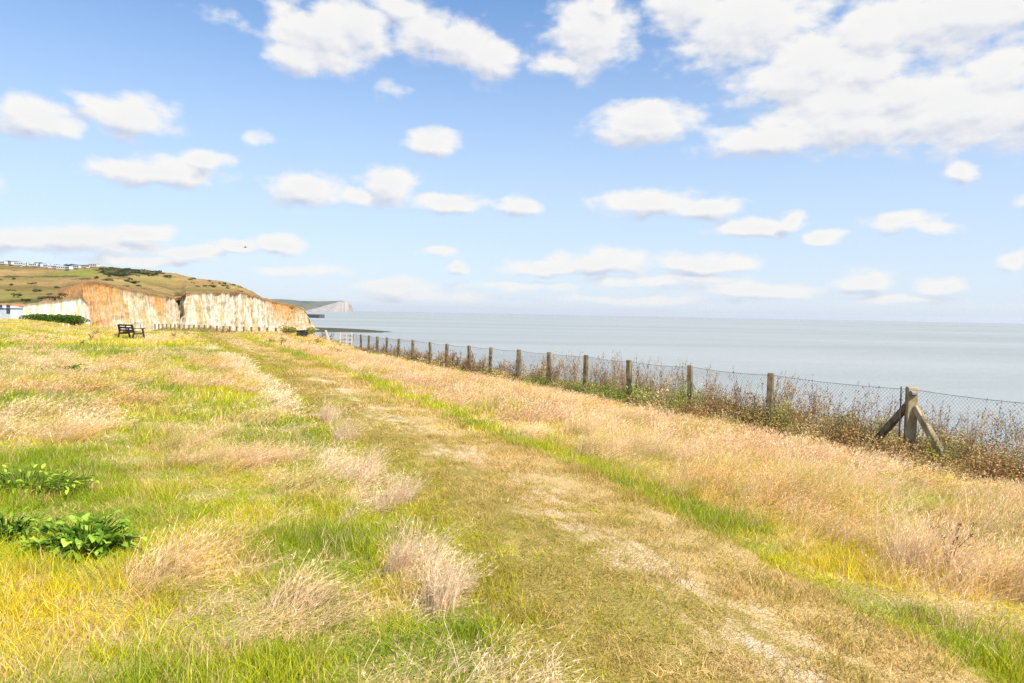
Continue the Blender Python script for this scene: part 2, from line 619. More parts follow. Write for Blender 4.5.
def cliff_material(gain=1.0):
    m, nt, out = new_mat('chalk_face' if gain == 1 else 'fresh_chalk')
    T = NT(nt)
    p = T.pos()
    ht = T.attr('ht').outputs['Fac']
    og = T.attr('orange').outputs['Fac']
    st1 = T.noise(T.mapping(p, (.16, .10, .012)), 1.0, 6, .62, .6)
    st2 = T.noise(T.mapping(p, (.75, .45, .05)), 1.0, 6, .72)
    bl = T.noise(T.mapping(p, (.05, .05, .07)), 1.0, 5, .6)
    fine = T.noise(p, .9, 5, .7)
    col = T.mix(T.ramp(st2, .40, .58), tuple(min(.8, c * gain) for c in (0.38, 0.275, 0.13)), tuple(min(.8, c * gain) for c in (0.60, 0.55, 0.465)))
    col = T.mix(T.math('MULTIPLY', T.ramp(st1, .50, .62), .8 if gain == 1 else .2), col, (0.38, 0.27, 0.10))
    col = T.mix(T.math('MULTIPLY', T.ramp(fine, .54, .68), .5 if gain == 1 else .2), col, (0.26, 0.22, 0.14))
    k = T.math('MULTIPLY_ADD', ht, .42, T.math('MULTIPLY_ADD', og, .62, T.math('MULTIPLY_ADD', st1, .45, T.math('MULTIPLY', bl, .45))))
    k = T.math('MULTIPLY_ADD', T.math('SUBTRACT', st2, .5), 2.1, k)
    orange = T.mix(T.ramp(fine, .3, .7), (0.39, 0.15, 0.035), (0.52, 0.29, 0.10))
    col = T.mix(T.ramp(k, 1.0, 1.34), col, orange)
    # dark root band under the turf
    col = T.mix(T.math('MULTIPLY', T.ramp(T.math('MULTIPLY_ADD', fine, .08, ht), .965, 1.02), .8), col, (0.16, 0.11, 0.05))
    pr = T.principled(col, .95, .1, T.math('ADD', st2, T.math('MULTIPLY', fine, .6)), 1.0, .7)
    T.l(pr.outputs[0], out.inputs[0])
    return m


CLIFF_MAT = cliff_material()


def cliff(name, lst, orange, batter, n, rows, amp, seed, label, mat=None):
    c = interp_cols(lst, n)
    tops = np.array([at(*r) for r in c])
    u = np.concatenate([[0], np.cumsum(np.linalg.norm(np.diff(tops[:, :2], axis=0), axis=1))])
    tops[:, 2] += (fbm(u / 5, u * 0 + 2.2, seed + 3, 4) - .5) * 1.6
    tan = np.gradient(tops[:, :2], axis=0)
    tan /= np.linalg.norm(tan, axis=1)[:, None] + 1e-9
    k = 9
    ker = np.ones(k) / k
    for j in range(2):
        tan[:, j] = np.convolve(np.pad(tan[:, j], k // 2, 'edge'), ker, 'valid')
    nrm = np.stack([tan[:, 1], -tan[:, 0]], 1)
    nrm /= np.linalg.norm(nrm, axis=1)[:, None]
    V = np.linspace(0, 1, rows)
    verts = []; ht = []; og = []
    oc = np.interp(c[:, 0], [o[0] for o in orange], [o[1] for o in orange])
    for v in V:
        z = SEA - 1 + (tops[:, 2] - SEA + 1) * v
        big = (fbm(u / 16, u * 0 + v * .7, seed, 3) - .5) * 2
        rib = (np.abs(fbm(u / 5.5, u * 0 + v * 1.3, seed + 5, 4) - .5) * 4 - .6) + .5 * (fbm(u / 1.8, u * 0 + v * 1.6, seed + 7, 3) - .5) * 2
        led = (fbm(u / 9, u * 0 + v * 7, seed + 9, 3) - .5) * 2
        d = amp * (big + .6 * rib) * (1 - .75 * v ** 6) + .35 * amp * led * (1 - v ** 8) + batter * (1 - v) ** 1.3
        verts.append(np.stack([tops[:, 0] + nrm[:, 0] * d, tops[:, 1] + nrm[:, 1] * d, z], 1))
        ht.append(np.full(n, v)); og.append(oc)
    o = obj(name, np.concatenate(verts), grid_faces(rows, n), mat or CLIFF_MAT, attrs={'ht': np.concatenate(ht), 'orange': np.concatenate(og)}, smooth=False)
    tag(o, label, 'cliff', kind='structure')
    return verts


ORANGE = [(60, 1), (83, .95), (98, .85), (112, .62), (125, .44), (145, .28), (158, .7), (168, .45), (178, .2), (186, .12), (240, .22), (262, .3), (275, .75), (290, .85), (300, .6), (311, .3)]
C1 = [(70, 286, 338), (83, 283.5, 332), (88, 282, 335), (100, 282.3, 345), (112, 285, 352), (130, 289.3, 365), (150, 293.5, 385), (165, 296, 400), (174, 297.5, 420), (180, 300, 434)]
C2 = [(177, 299.5, 436), (181.5, 296.5, 424), (186, 293.5, 416), (200, 292.5, 425), (220, 291.5, 455), (240, 291.5, 490), (252, 295, 520), (262, 299, 545), (275, 302, 580), (285, 304.5, 600),
      (297, 306.5, 630), (303.5, 309, 650), (307, 314, 662), (309.5, 321, 668), (311, 327, 670), (311.5, 327, 690), (309, 318, 730), (304, 311, 780), (296, 307, 840)]
SPUR = [(10, 312, 262), (16, 309, 256), (20, 304.5, 256), (35, 303, 258), (52, 302, 262), (62, 299.5, 266), (74, 297.5, 270), (81, 296, 274), (84.5, 298, 279), (87, 303, 284), (88, 308, 290), (86, 303, 310)]
cliff('cliff', C1, ORANGE, 8, 420, 56, 3.0, 101, 'orange stained chalk cliff below the grassy hill')
cliff('cliff', C2, ORANGE, 5, 760, 60, 3.2, 131, 'long pale cream chalk cliff ending above the reef')
cliff('cliff', SPUR, [(0, 0), (60, 0), (90, .25)], 5, 160, 26, 1.2, 161, 'low bright white chalk spur beside the orange cliff', cliff_material(1.45))


def hill_material():
    m, nt, out = new_mat('downland_turf')
    T = NT(nt)
    p = T.pos()
    a = T.noise(T.mapping(p, (.012, .012, .03)), 1.0, 5, .6)
    b = T.noise(T.mapping(p, (.06, .05, .12)), 1.0, 6, .65)
    c_ = T.noise(p, .45, 5, .7)
    e = T.attr('earth').outputs['Fac']
    gr = T.attr('green').outputs['Fac']
    sc = T.attr('scrub').outputs['Fac']
    tan_ = T.mix(T.ramp(b, .35, .65), (0.25, 0.155, 0.055), (0.36, 0.24, 0.105))
    olv = T.mix(T.ramp(b, .3, .7), (0.115, 0.090, 0.024), (0.20, 0.155, 0.047))
    col = T.mix(T.ramp(T.math('MULTIPLY_ADD', T.math('SUBTRACT', b, .5), .5, a), .44, .60), tan_, olv)
    col = T.mix(gr, col, T.mix(T.ramp(b, .3, .7), (0.16, 0.19, 0.03), (0.25, 0.26, 0.05)))
    k = T.math('MULTIPLY_ADD', T.math('SUBTRACT', b, .5), 1.3, sc)
    col = T.mix(T.math('MULTIPLY', T.ramp(k, .30, .70), .9), col, (0.06, 0.06, 0.018))
    ke = T.math('MULTIPLY_ADD', T.math('SUBTRACT', b, .5), 2.2, e)
    ea = T.mix(T.ramp(c_, .3, .7), (0.22, 0.10, 0.032), (0.34, 0.20, 0.085))
    col = T.mix(T.ramp(ke, .35, .65), col, ea)
    col = T.mix(T.math('MULTIPLY', T.ramp(c_, .55, .7), .35), col, (0.14, 0.11, 0.05))
    pr = T.principled(col, .95, .1, T.math('ADD', b, c_), 1.2, .7)
    T.l(pr.outputs[0], out.inputs[0])
    return m


HB = [(-170, 304, 250), (-60, 304, 255), (0, 303.5, 272), (20, 303.2, 280), (45, 301, 290), (55, 298, 298), (66, 290.5, 312), (75, 286.5, 322)] + C1[1:-1] + \
     [(181.5, 296.5, 424)] + C2[2:13]
HT = [(-170, 252, 700), (-60, 259, 700), (0, 264.5, 680), (40, 267.5, 660), (60, 269.5, 650), (80, 269, 640), (100, 267, 640), (118, 267.3, 640), (140, 269.3, 630), (165, 272, 620), (185, 275.5, 615), (200, 278.5, 610),
      (220, 281, 610), (240, 285.5, 600), (252, 291, 600), (262, 297, 612), (275, 301.2, 620), (285, 303.6, 632), (297, 305.7, 655), (303.5, 308.2, 672), (307, 313.4, 682)]
hb = np.array(HB, float); htp = np.array(HT, float)
hb = hb[np.argsort(hb[:, 0], kind='stable')]


def hill_pt(px, v):
    b = at(px, np.interp(px, hb[:, 0], hb[:, 1]), np.interp(px, hb[:, 0], hb[:, 2]))
    t_ = at(px, np.interp(px, htp[:, 0], htp[:, 1]), np.interp(px, htp[:, 0], htp[:, 2]))
    p = b + (t_ - b) * v
    w = math.sin(math.pi * v)
    wid = min(1.0, np.linalg.norm(t_ - b) / 150)
    p[2] += w * wid * (6.0 * (float(fbm(np.array([p[0] / 60]), np.array([p[1] / 60]), 201, 3)[0]) - .5) - 4.0)
    return p


def hill_y(px, py):
    """v on the hill for a photo row"""
    yb, yt = np.interp(px, hb[:, 0], hb[:, 1]), np.interp(px, htp[:, 0], htp[:, 1])
    lo, hi = 0.0, 1.0
    for _ in range(24):
        mid = (lo + hi) / 2
        q = project(hill_pt(px, mid)[None])[1][0]
        if q > py: lo = mid
        else: hi = mid
    return hill_pt(px, (lo + hi) / 2)


hcols = np.concatenate([np.linspace(-170, 0, 40, endpoint=False), np.linspace(0, 307, 330)])
hrows = np.concatenate([[-.12, -.04], np.linspace(0, 1, 46), [1.04, 1.25, 1.7]])
hv = []; hearth = []; hgreen = []; hscrub = []
EX = [40, 55, 64, 75, 100, 130, 150, 178, 186, 240, 275, 300, 307]
EV = [0, .20, .30, .27, .16, .08, .06, .05, .04, .05, .2, .3, .3]
HG = [(85, 273, 22, 3.2, 1.0), (12, 296, 26, 4, .6), (50, 274, 20, 2.5, .3), (150, 280, 30, 4, .4), (225, 287, 25, 3, .2), (0, 280, 40, 2.5, .3)]
HS = [(117, 271, 16, 4, 1.0), (150, 273, 22, 3, .7), (122, 277, 10, 3, .5), (10, 301, 60, 3.0, .8), (50, 302, 22, 2.5, .55), (30, 277, 30, 1.3, .5), (60, 276.5, 40, .9, .7), (130, 288.5, 45, 1.0, .6),
      (179, 300, 7, 7, 1.2), (200, 288, 20, 2.5, .4), (205, 279, 30, 2, .35), (240, 289, 12, 2, .3), (35, 288, 4, 5, .5), (88, 279, 22, 1, .8), (16, 270.5, 8, .8, .7), (8, 276, 12, 1.2, .6)]
for v in hrows:
    for px in hcols:
        if v < 0:
            p = hill_pt(px, 0); k = -v
            dn = np.array([p[0], p[1], 0]); dn /= np.linalg.norm(dn)
            if px > 83: p = p + np.array([0, 0, -1.0]) * k * 18 - dn * k * -10
            else: p = p + np.array([0, 0, -1.0]) * k * 160 - dn * k * 60
        elif v > 1:
            p = hill_pt(px, 1); k = v - 1
            dn = np.array([p[0], p[1], 0]); dn /= np.linalg.norm(dn)
            p = p + dn * k * 200 + np.array([0, 0, -1]) * (k * 60 if px < 240 else k * 75)
        else:
            p = hill_pt(px, v)
        hv.append(p)
        vm = np.interp(px, EX, EV)
        hearth.append(0.0 if vm <= 0 else float(np.clip(1.3 - max(v, 0) / vm * .8, 0, 1)))
hv = np.array(hv)
qx, qy = project(hv)
hgreen = np.clip(spots(qx, qy, HG), 0, 1); hscrub = np.clip(spots(qx, qy, HS), 0, 1.2)
nn = fbm(hv[:, 0] / 8, hv[:, 1] / 8, 211, 4) - .5
hv[:, 2] += nn * 1.6 + (fbm(hv[:, 0] / 2.6, hv[:, 1] / 2.6, 213, 3) - .5) * 1.1
hill = obj('hill', hv, grid_faces(len(hrows), len(hcols)), hill_material(), attrs={'earth': hearth, 'green': hgreen, 'scrub': hscrub}, smooth=True)
tag(hill, 'rounded grassy hill above the chalk cliffs', 'hill', kind='structure')

# beach and reef
beach_mat = simple_mat('chalk_rubble', (0.24, 0.21, 0.15), (0.40, 0.36, 0.29), .25, bump=.8, bdist=.6)
c2 = interp_cols(C2[1:16], 120)
bv = []
for i, r in enumerate(c2):
    p = at(r[0], r[1], r[2])
    q = np.array([p[0], p[1]])
    dn = np.array([.86, -.5])
    for k, z in ((-4, 2.2), (6, 1.3), (12, .5), (20, -.6)):
        w = 3 * (float(fbm(np.array([i / 7.0]), np.array([k / 9.0]), 221, 3)[0]) - .5)
        bv.append((q[0] + dn[0] * (k + w), q[1] + dn[1] * (k + w), SEA + z + w * .15))
tag(obj('beach', bv, grid_faces(len(c2), 4), beach_mat, smooth=True), 'strip of pale chalk rubble at the cliff foot', 'beach', kind='structure')

reef_mat = simple_mat('weedy_rock', (0.028, 0.030, 0.012), (0.085, 0.078, 0.028), .12, bump=.9, bdist=.5)


def reef(y_front, y_back, x0, x1, label):
    n = 90; m = 14
    vs = []
    for i in range(n):
        q = i / (n - 1)
        px = x0 + (x1 - x0) * q
        shrink = (1 - q) ** .55
        yc = np.interp(q, [0, .5, 1], [329.2, 330.2, 332.4])
        half = 2.9 * shrink + .14
        for j in range(m):
            w = j / (m - 1)
            py = yc + half * (1 - 2 * w)
            hy = 313.5 + .0185 * (px - 512)
            Y = 20 * F / max(py - hy, 5)
            p = at(px, py, Y)
            z = SEA + 1.1 * math.sin(math.pi * w) ** .5 * (.4 + .9 * float(fbm(np.array([p[0] / 14]), np.array([p[1] / 14]), 231, 4)[0])) * (1 - q ** 3) - .25
            vs.append((p[0], p[1], z))
    return tag(obj('reef', vs, grid_faces(n, m), reef_mat, smooth=True), label, 'reef', kind='structure')


reef(0, 0, 286, 402, 'dark low weed covered rock reef running out to sea')

# headland far away
def headland_material():
    m, nt, out = new_mat('headland_turf_and_chalk')
    T = NT(nt)
    p = T.pos()
    a = T.noise(T.mapping(p, (.004, .004, .01)), 1.0, 5, .6)
    ch = T.attr('chalk').outputs['Fac']
    k = T.math('MULTIPLY_ADD', T.math('SUBTRACT', a, .5), .5, ch)
    col = T.mix(T.ramp(a, .4, .6), (0.06, 0.080, 0.060), (0.12, 0.125, 0.085))
    col = T.mix(T.ramp(k, .4, .6), col, T.mix(T.ramp(T.noise(T.mapping(p, (.02, .02, .004)), 1.0, 4, .6), .35, .65), (0.24, 0.215, 0.195), (0.34, 0.32, 0.30)))
    pr = T.principled(col, .95, .1)
    T.l(pr.outputs[0], out.inputs[0])
    return m


HM = headland_material()


def headland(lst, Y0, depth, chalk, label):
    n = 120; rows = 26
    c = interp_cols(lst, n)
    vs = []; ch = []
    for j in range(rows):
        v = j / (rows - 1)
        for i in range(n):
            px, py = c[i]
            top = at(px, py, Y0)
            hgt = top[2] - SEA
            if v <= .5:
                w = v / .5
                steep = chalk(px, 1.0) > 0
                q = w
                fwd = -(1 - w) * (60 if steep else 500)
                z = SEA - 3 + (hgt + 3) * q
                wob = 60 * (float(fbm(np.array([px / 2.5]), np.array([w * 2]), 241, 3)[0]) - .5) * (1 - w)
                vs.append((top[0], top[1] + fwd + wob, z)); ch.append(chalk(px, w))
            else:
                w = (v - .5) / .5
                vs.append((top[0] - w * depth * .3, top[1] + w * depth, SEA - 3 + (hgt + 3) * (1 - w ** 2.2))); ch.append(0)
    tag(obj('headland', vs, grid_faces(rows, n), HM, attrs={'chalk': ch}, smooth=True), label, 'headland', kind='structure')


headland([(240, 303.5), (262, 301.2), (275, 300.6), (300, 300.7), (318, 301.2), (330, 301.0), (340, 300.7), (346, 300.8), (350, 301.6), (351.6, 303.5), (352.4, 306.5), (353.2, 311.5)], 7600, 2500,
         lambda px, w: 1.0 if (px > 316 and w < np.interp(px, [316, 322, 337, 340, 353], [.05, .25, .78, .92, 1.1])) else 0.0, 'distant blue headland with a white chalk end')
headland([(235, 303), (262, 299.3), (278, 298.9), (290, 299.6), (305, 301.3), (318, 304)], 12500, 3000, lambda px, w: 0.0, 'faint farthest hill behind the headland')

# breakwater
def breakwater():
    root = empty('breakwater', at(315.5, 318, 1690) * np.array([1, 1, 0]) + np.array([0, 0, SEA]))
    mat = simple_mat('dark_concrete', (0.05, 0.055, 0.055), (0.12, 0.125, 0.12), .2, bump=.5, bdist=.4)
    b = MB()
    b.beam((-70, 60, 2.2), (15, -2, 2.2), 11, 10, bev=.06)
    b.build('wall', mat, root)
    p = MB()
    p.beam((-70, 62, 7.6), (15, 0, 7.6), 3, 2.4, bev=.06)
    p.build('parapet', mat, root)
    e = MB()
    e.beam((15, -2, -2), (15, -2, 9.4), 14, 14, bev=.2)
    e.build('pier_head', mat, root)
    tag(root, 'dark concrete breakwater standing in the sea past the cliff end', 'breakwater')


breakwater()

# ------------------------------------------------------------------ caravans, houses, trees on the hill
white_paint = simple_mat('white_panel', (0.50, 0.51, 0.53), (0.62, 0.62, 0.62), 2.0, .5, .4, .1)
cream_paint = simple_mat('cream_panel', (0.50, 0.45, 0.40), (0.60, 0.55, 0.48), 2.0, .5, .4, .1)
grey_roof = simple_mat('grey_roofing', (0.22, 0.23, 0.24), (0.34, 0.35, 0.36), 1.0, .7, .3, .3)
pale_roof = simple_mat('pale_roofing', (0.40, 0.43, 0.44), (0.52, 0.54, 0.54), 1.0, .6, .3, .2)
glass_dark = simple_mat('window_glass', (0.03, 0.04, 0.05), (0.06, 0.07, 0.08), 1.0, .15, .6, 0)
orange_tile = simple_mat('orange_roof_tile', (0.42, 0.13, 0.05), (0.56, 0.22, 0.10), 3.0, .8, .2, .5)
brick_mat = simple_mat('red_brick', (0.34, 0.14, 0.08), (0.45, 0.22, 0.14), 3.0, .9, .2, .5)


def gable(L, D, eave, ridge, over=.25):
    """roof solid along x"""
    l, d = L / 2 + over, D / 2 + over
    vs = [(-l, -d, eave), (l, -d, eave), (l, d, eave), (-l, d, eave), (-l, 0, ridge), (l, 0, ridge)]
    fs = [(0, 1, 5, 4), (2, 3, 4, 5), (0, 4, 3), (1, 2, 5), (0, 3, 2, 1)]
    return vs, fs


def make_caravan(body_m, roof_m):
    root = empty('static_caravan', (0, 0, 0))
    b = MB(); b.beam((-5.2, 0, 1.55), (5.2, 0, 1.55), 3.4, 2.5, bev=.06)
    b.build('body', body_m, root)
    vs, fs = gable(10.4, 3.4, 2.8, 3.4, .12)
    obj('roof', vs, fs, roof_m, root)
    for x in (-3.6, -1.2, 1.4, 3.7):
        w = MB(); w.beam((x, -1.72, 1.5), (x, -1.72, 2.4), 1.3, .05, up=(0, 1, 0), bev=.05)
        w.build('window', glass_dark, root)
    d = MB(); d.beam((0.1, -1.72, .35), (0.1, -1.72, 2.3), .8, .05, up=(0, 1, 0), bev=.05)
    d.build('door', pale_roof, root)
    s = MB(); s.beam((-4.9, 0, .0), (4.9, 0, .0), 3.0, .7, bev=.05)
    s.build('skirt', grey_roof, root)
    return root


def copy_tree(o, parent=None):
    c = o.copy(); COL.objects.link(c)
    c.parent = parent
    for ch in list(o.children):
        copy_tree(ch, c)
    return c


CARAVANS = [
    (3, 264.0, 5, 0, 'long pale caravan at the left end of the hilltop row'), (11.5, 264.6, -12, 1, 'cream caravan under the dark roofline of trees, second in the hilltop row'),
    (20, 265.3, 20, 0, None), (27, 266.0, -8, 1, None), (34, 266.8, 12, 0, None), (29, 264.8, 30, 0, None), (41, 267.6, -15, 0, None), (46, 265.6, 4, 0, None),
    (49, 268.4, 10, 0, None), (56, 269.2, -6, 0, None), (54, 266.4, 25, 0, None), (62, 269.9, 14, 0, None), (62, 266.8, -20, 0, None), (69, 270.2, -10, 0, None),
    (76.5, 269.0, 8, 1, 'pale pinkish caravan with dark trees behind, at the lower right end of the row'), (85, 267.0, -4, 1, 'grey roofed cream caravan beside the green field'), (94, 266.6, 10, 1, 'cream caravan with the dark bush in front, farthest right on the hilltop')]
protos = {}
for (px, py, rz, k, lab) in CARAVANS:
    if k not in protos:
        o = protos[k] = make_caravan(white_paint if k == 0 else cream_paint, pale_roof if k == 0 else grey_roof)
    else:
        o = copy_tree(protos[k])
    p = hill_y(px, py)
    o.location = (p[0], p[1], p[2] + .3)
    o.rotation_euler = (0, 0, R(-28 + rz))
    tag(o, lab or 'small white caravan among the crowded middle of the hilltop caravan row', 'caravan', 'static caravans along the hilltop')


def leaf_cloud(n, rx, ry, rz, size, seed, base=0.0, lobes=7):
    """leaf-sized faces through a lumpy crown; returns verts, faces, rnd"""
    r = np.random.default_rng(seed)
    cent = r.uniform(-.62, .62, (lobes, 3)); cent[:, 2] = r.uniform(-.35, .5, lobes)
    rad_ = r.uniform(.34, .58, lobes)
    k = r.integers(0, lobes, n)
    d = r.normal(size=(n, 3)); d /= np.linalg.norm(d, axis=1)[:, None]
    p = cent[k] + d * (rad_[k] * r.uniform(.55, 1.05, n) ** .5)[:, None]
    p[:, 2] = np.maximum(p[:, 2], -.95)
    p = p * np.array([rx, ry, rz]) + np.array([0, 0, base + rz])
    u = r.normal(size=(n, 3)); u /= np.linalg.norm(u, axis=1)[:, None]
    w = np.cross(u, r.normal(size=(n, 3))); w /= np.linalg.norm(w, axis=1)[:, None] + 1e-6
    s = size * r.uniform(.6, 1.3, n)[:, None]
    vs = np.stack([p - u * s, p + w * s * .45, p + u * s, p - w * s * .45], 1).reshape(-1, 3)
    fs = np.arange(4 * n).reshape(n, 4)
    rn = np.repeat(np.clip(r.uniform(0, 1, n) * .6 + .4 * ((k * .37) % 1), 0, 1), 4)
    return vs, fs, rn


LEAF_DARK = leaf_mat('dark_leaves', .25, .35, False, (0.035, 0.060, 0.020), (0.075, 0.105, 0.030))
LEAF_MID = leaf_mat('olive_leaves', .4, .35, False, (0.26, 0.25, 0.05), (0.46, 0.40, 0.11))
LEAF_HEDGE = leaf_mat('hedge_leaves', .3, .4, False, (0.050, 0.105, 0.012), (0.11, 0.19, 0.022))
LEAF_BROAD = leaf_mat('broad_green_leaves', .52, .4, False, (0.20, 0.37, 0.035), (0.42, 0.60, 0.08), .75)
LEAF_LIME = leaf_mat('lime_leaves', .5, .35, False, (0.24, 0.38, 0.03), (0.46, 0.58, 0.07))
bark = simple_mat('bark', (0.06, 0.045, 0.03), (0.12, 0.09, 0.06), 3, .9, .2, .6)
TREES = [(7, 263.2, 5, 3.6), (14, 263.6, 5.5, 3.8), (20, 264, 4, 3.5), (26.5, 264.2, 4.5, 3.2), (38, 265.0, 5.5, 4.6), (45, 265.7, 4, 3.6), (52, 266.6, 4, 3.6), (62, 267.4, 4.5, 4.8), (67, 268.0, 5, 5.0), (74, 268.2, 4.5, 3.6), (80, 267.8, 3.5, 3.4)]
for i, (px, py, w, hh) in enumerate(TREES):
    p = hill_y(px, py)
    root = empty('tree', (p[0], p[1] + 4, p[2] - .3))
    vs, fs, rn = leaf_cloud(420, w, 3.5, hh * .45, .55, 300 + i, 1.6)
    obj('crown', vs, fs, LEAF_DARK, root, {'rnd': rn})
    m = MB(); m.wire([(0, 0, -.5), (.1, 0, 1.5), (0, .1, 3.2)], [.3, .22, .1], 6)
    m.build('trunk', bark, root)
    lab = {0: 'low dark windswept tree nearest the left edge of the hilltop', 8: 'tallest dark tree in the hilltop shelter belt behind the white caravans', 10: 'low dark tree at the right end of the hilltop shelter belt'}.get(i)
    tag(root, lab or 'low dark windswept tree in the shelter belt behind the caravans', 'tree', 'dark trees of the hilltop shelter belt')
p = hill_y(94, 267.2)
vs, fs, rn = leaf_cloud(260, 1.5, 1.2, 1.0, .35, 350)
o = obj('bush', vs, fs, LEAF_DARK, None, {'rnd': rn}); o.location = (p[0] - 1, p[1] - 8, p[2])
tag(o, 'small round black-green bush in front of the last cream caravan', 'bush')

# scrub on the hill: one mass
sv_, sf_, sr_ = [], [], []
nb = 0
for i in range(125):
    px = random.uniform(101, 170) if i < 60 else random.choice([random.uniform(95, 140), random.uniform(-20, 60), random.uniform(190, 240)])
    if i < 60:
        py = np.interp(px, htp[:, 0], htp[:, 1]) + random.uniform(0, 8) * (1.0 if px < 132 else .6) + .6
    elif px < 60: py = random.choice([random.uniform(297, 302.5), random.uniform(273, 296)])
    elif px < 172: py = random.uniform(np.interp(px, htp[:, 0], htp[:, 1]) + 2, np.interp(px, hb[:, 0], hb[:, 1]) - 1.5)
    elif px < 190: py = np.interp(px, [172, 190], [299, 296]) + random.uniform(-5, 0)
    else: py = np.interp(px, htp[:, 0], htp[:, 1]) + random.uniform(1, 10)
    p = hill_y(px, py)
    w = random.uniform(1.6, 4.2); hh = random.uniform(.5, 1.2)
    vs, fs, rn = leaf_cloud(130, w, w * .8, hh, .42, 400 + i, -.3, 4)
    sv_.append(vs + p); sf_.append(fs + nb); sr_.append(rn); nb += len(vs)
tag(obj('scrub', np.concatenate(sv_), np.concatenate(sf_), LEAF_DARK, None, {'rnd': np.concatenate(sr_)}), 'dark scrub bushes scattered over the grassy hill', 'scrub', kind='stuff')


def house(px, py, Y, L, D, wall_h, ridge, rz, wall_m, roof_m, label, windows=(), door=None, chimney=None):
    p = at(px, py, Y)
    root = empty('house', p, R(rz))
    b = MB(); b.beam((-L / 2, 0, wall_h / 2 - 3), (L / 2, 0, wall_h / 2 - 3), D, wall_h + 6, bev=.01)
    b.build('wall', wall_m, root)
    vs, fs = gable(L, D, wall_h + .02, ridge)
    rf = obj('roof', vs, fs, roof_m, root)
    if chimney is not None:
        c = MB(); c.beam((chimney, .3, wall_h), (chimney, .3, ridge + .9), .7, .6, bev=.06)
        c.build('chimney', brick_mat, rf)
    for x in windows:
        f = MB(); f.beam((x, -D / 2 - .03, 1.0), (x, -D / 2 - .03, 2.2), 1.3, .08, up=(0, 1, 0), bev=.05)
        fo = f.build('window', pale_roof, root)
        g_ = MB(); g_.beam((x, -D / 2 - .08, 1.08), (x, -D / 2 - .08, 2.12), 1.12, .03, up=(0, 1, 0), bev=.05)
        g_.build('pane', glass_dark, fo)
    if door is not None:
        d = MB(); d.beam((door, -D / 2 - .03, 0), (door, -D / 2 - .03, 2.1), 1.0, .08, up=(0, 1, 0), bev=.05)
        d.build('door', glass_dark, root)
    return tag(root, label, 'house')


wall_paint = simple_mat('painted_render', (0.42, 0.44, 0.46), (0.56, 0.57, 0.57), 1.5, .8, .3, .3)
slate_roof = simple_mat('pale_slate', (0.36, 0.40, 0.45), (0.48, 0.50, 0.53), 1.5, .7, .3, .3)
house(0, 309.5, 190, 5.0, 4.5, .6, 1.5, -30, brick_mat, orange_tile, 'brick house with orange tiled roof cut by the left edge of the photo', (1.0,), None, None)
house(10, 313.5, 165, 3.9, 3.4, 1.3, 1.8, -10, wall_paint, slate_roof, 'low white house with pale roof and dark door at the foot of the hill', (-.8,), 1.35)
house(17.5, 308.5, 200, 1.6, 2.6, .6, 1.25, -25, wall_paint, orange_tile, 'small white outbuilding with orange roof beside the white chalk spur', (), None)

# hedge on the crest of the meadow and the two white posts
hx, hy, hz = ground_px(56, 322)
q = at(56, 321, 66); hz = h1(q[0], q[1])
root = empty('hedge', (q[0], q[1], hz + .06), R(10))
vs, fs, rn = leaf_cloud(15000, 2.7, .9, .64, .085, 500, -.38, 44)
obj('foliage', vs, fs, LEAF_HEDGE, root, {'rnd': rn})
m = MB()
for k in range(9):
    x = -2.2 + k * .55
    m.wire([(x, 0, -.2), (x + random.uniform(-.2, .2), random.uniform(-.2, .2), .4), (x + random.uniform(-.4, .4), random.uniform(-.3, .3), .95)], [.03, .02, .01], 5)
m.build('stems', bark, root)
tag(root, 'long low dark green hedge on the meadow crest before the white chalk', 'hedge')
for (px, lab) in ((63.2, 'left of two short white posts below the dark hedge'), (68.4, 'right of two short white posts below the dark hedge')):
    q = at(px, 320, 58); z = h1(q[0], q[1]) + .05
    m = MB(); m.beam((0, 0, -.15), (0, 0, .36), .09, .09, bev=.15)
    m.beam((0, 0, .36), (0, 0, .39), .11, .11, bev=.2)
    o = m.build('post', white_paint); o.location = (q[0], q[1], z)
    tag(o, lab, 'post', 'white posts by the hedge')

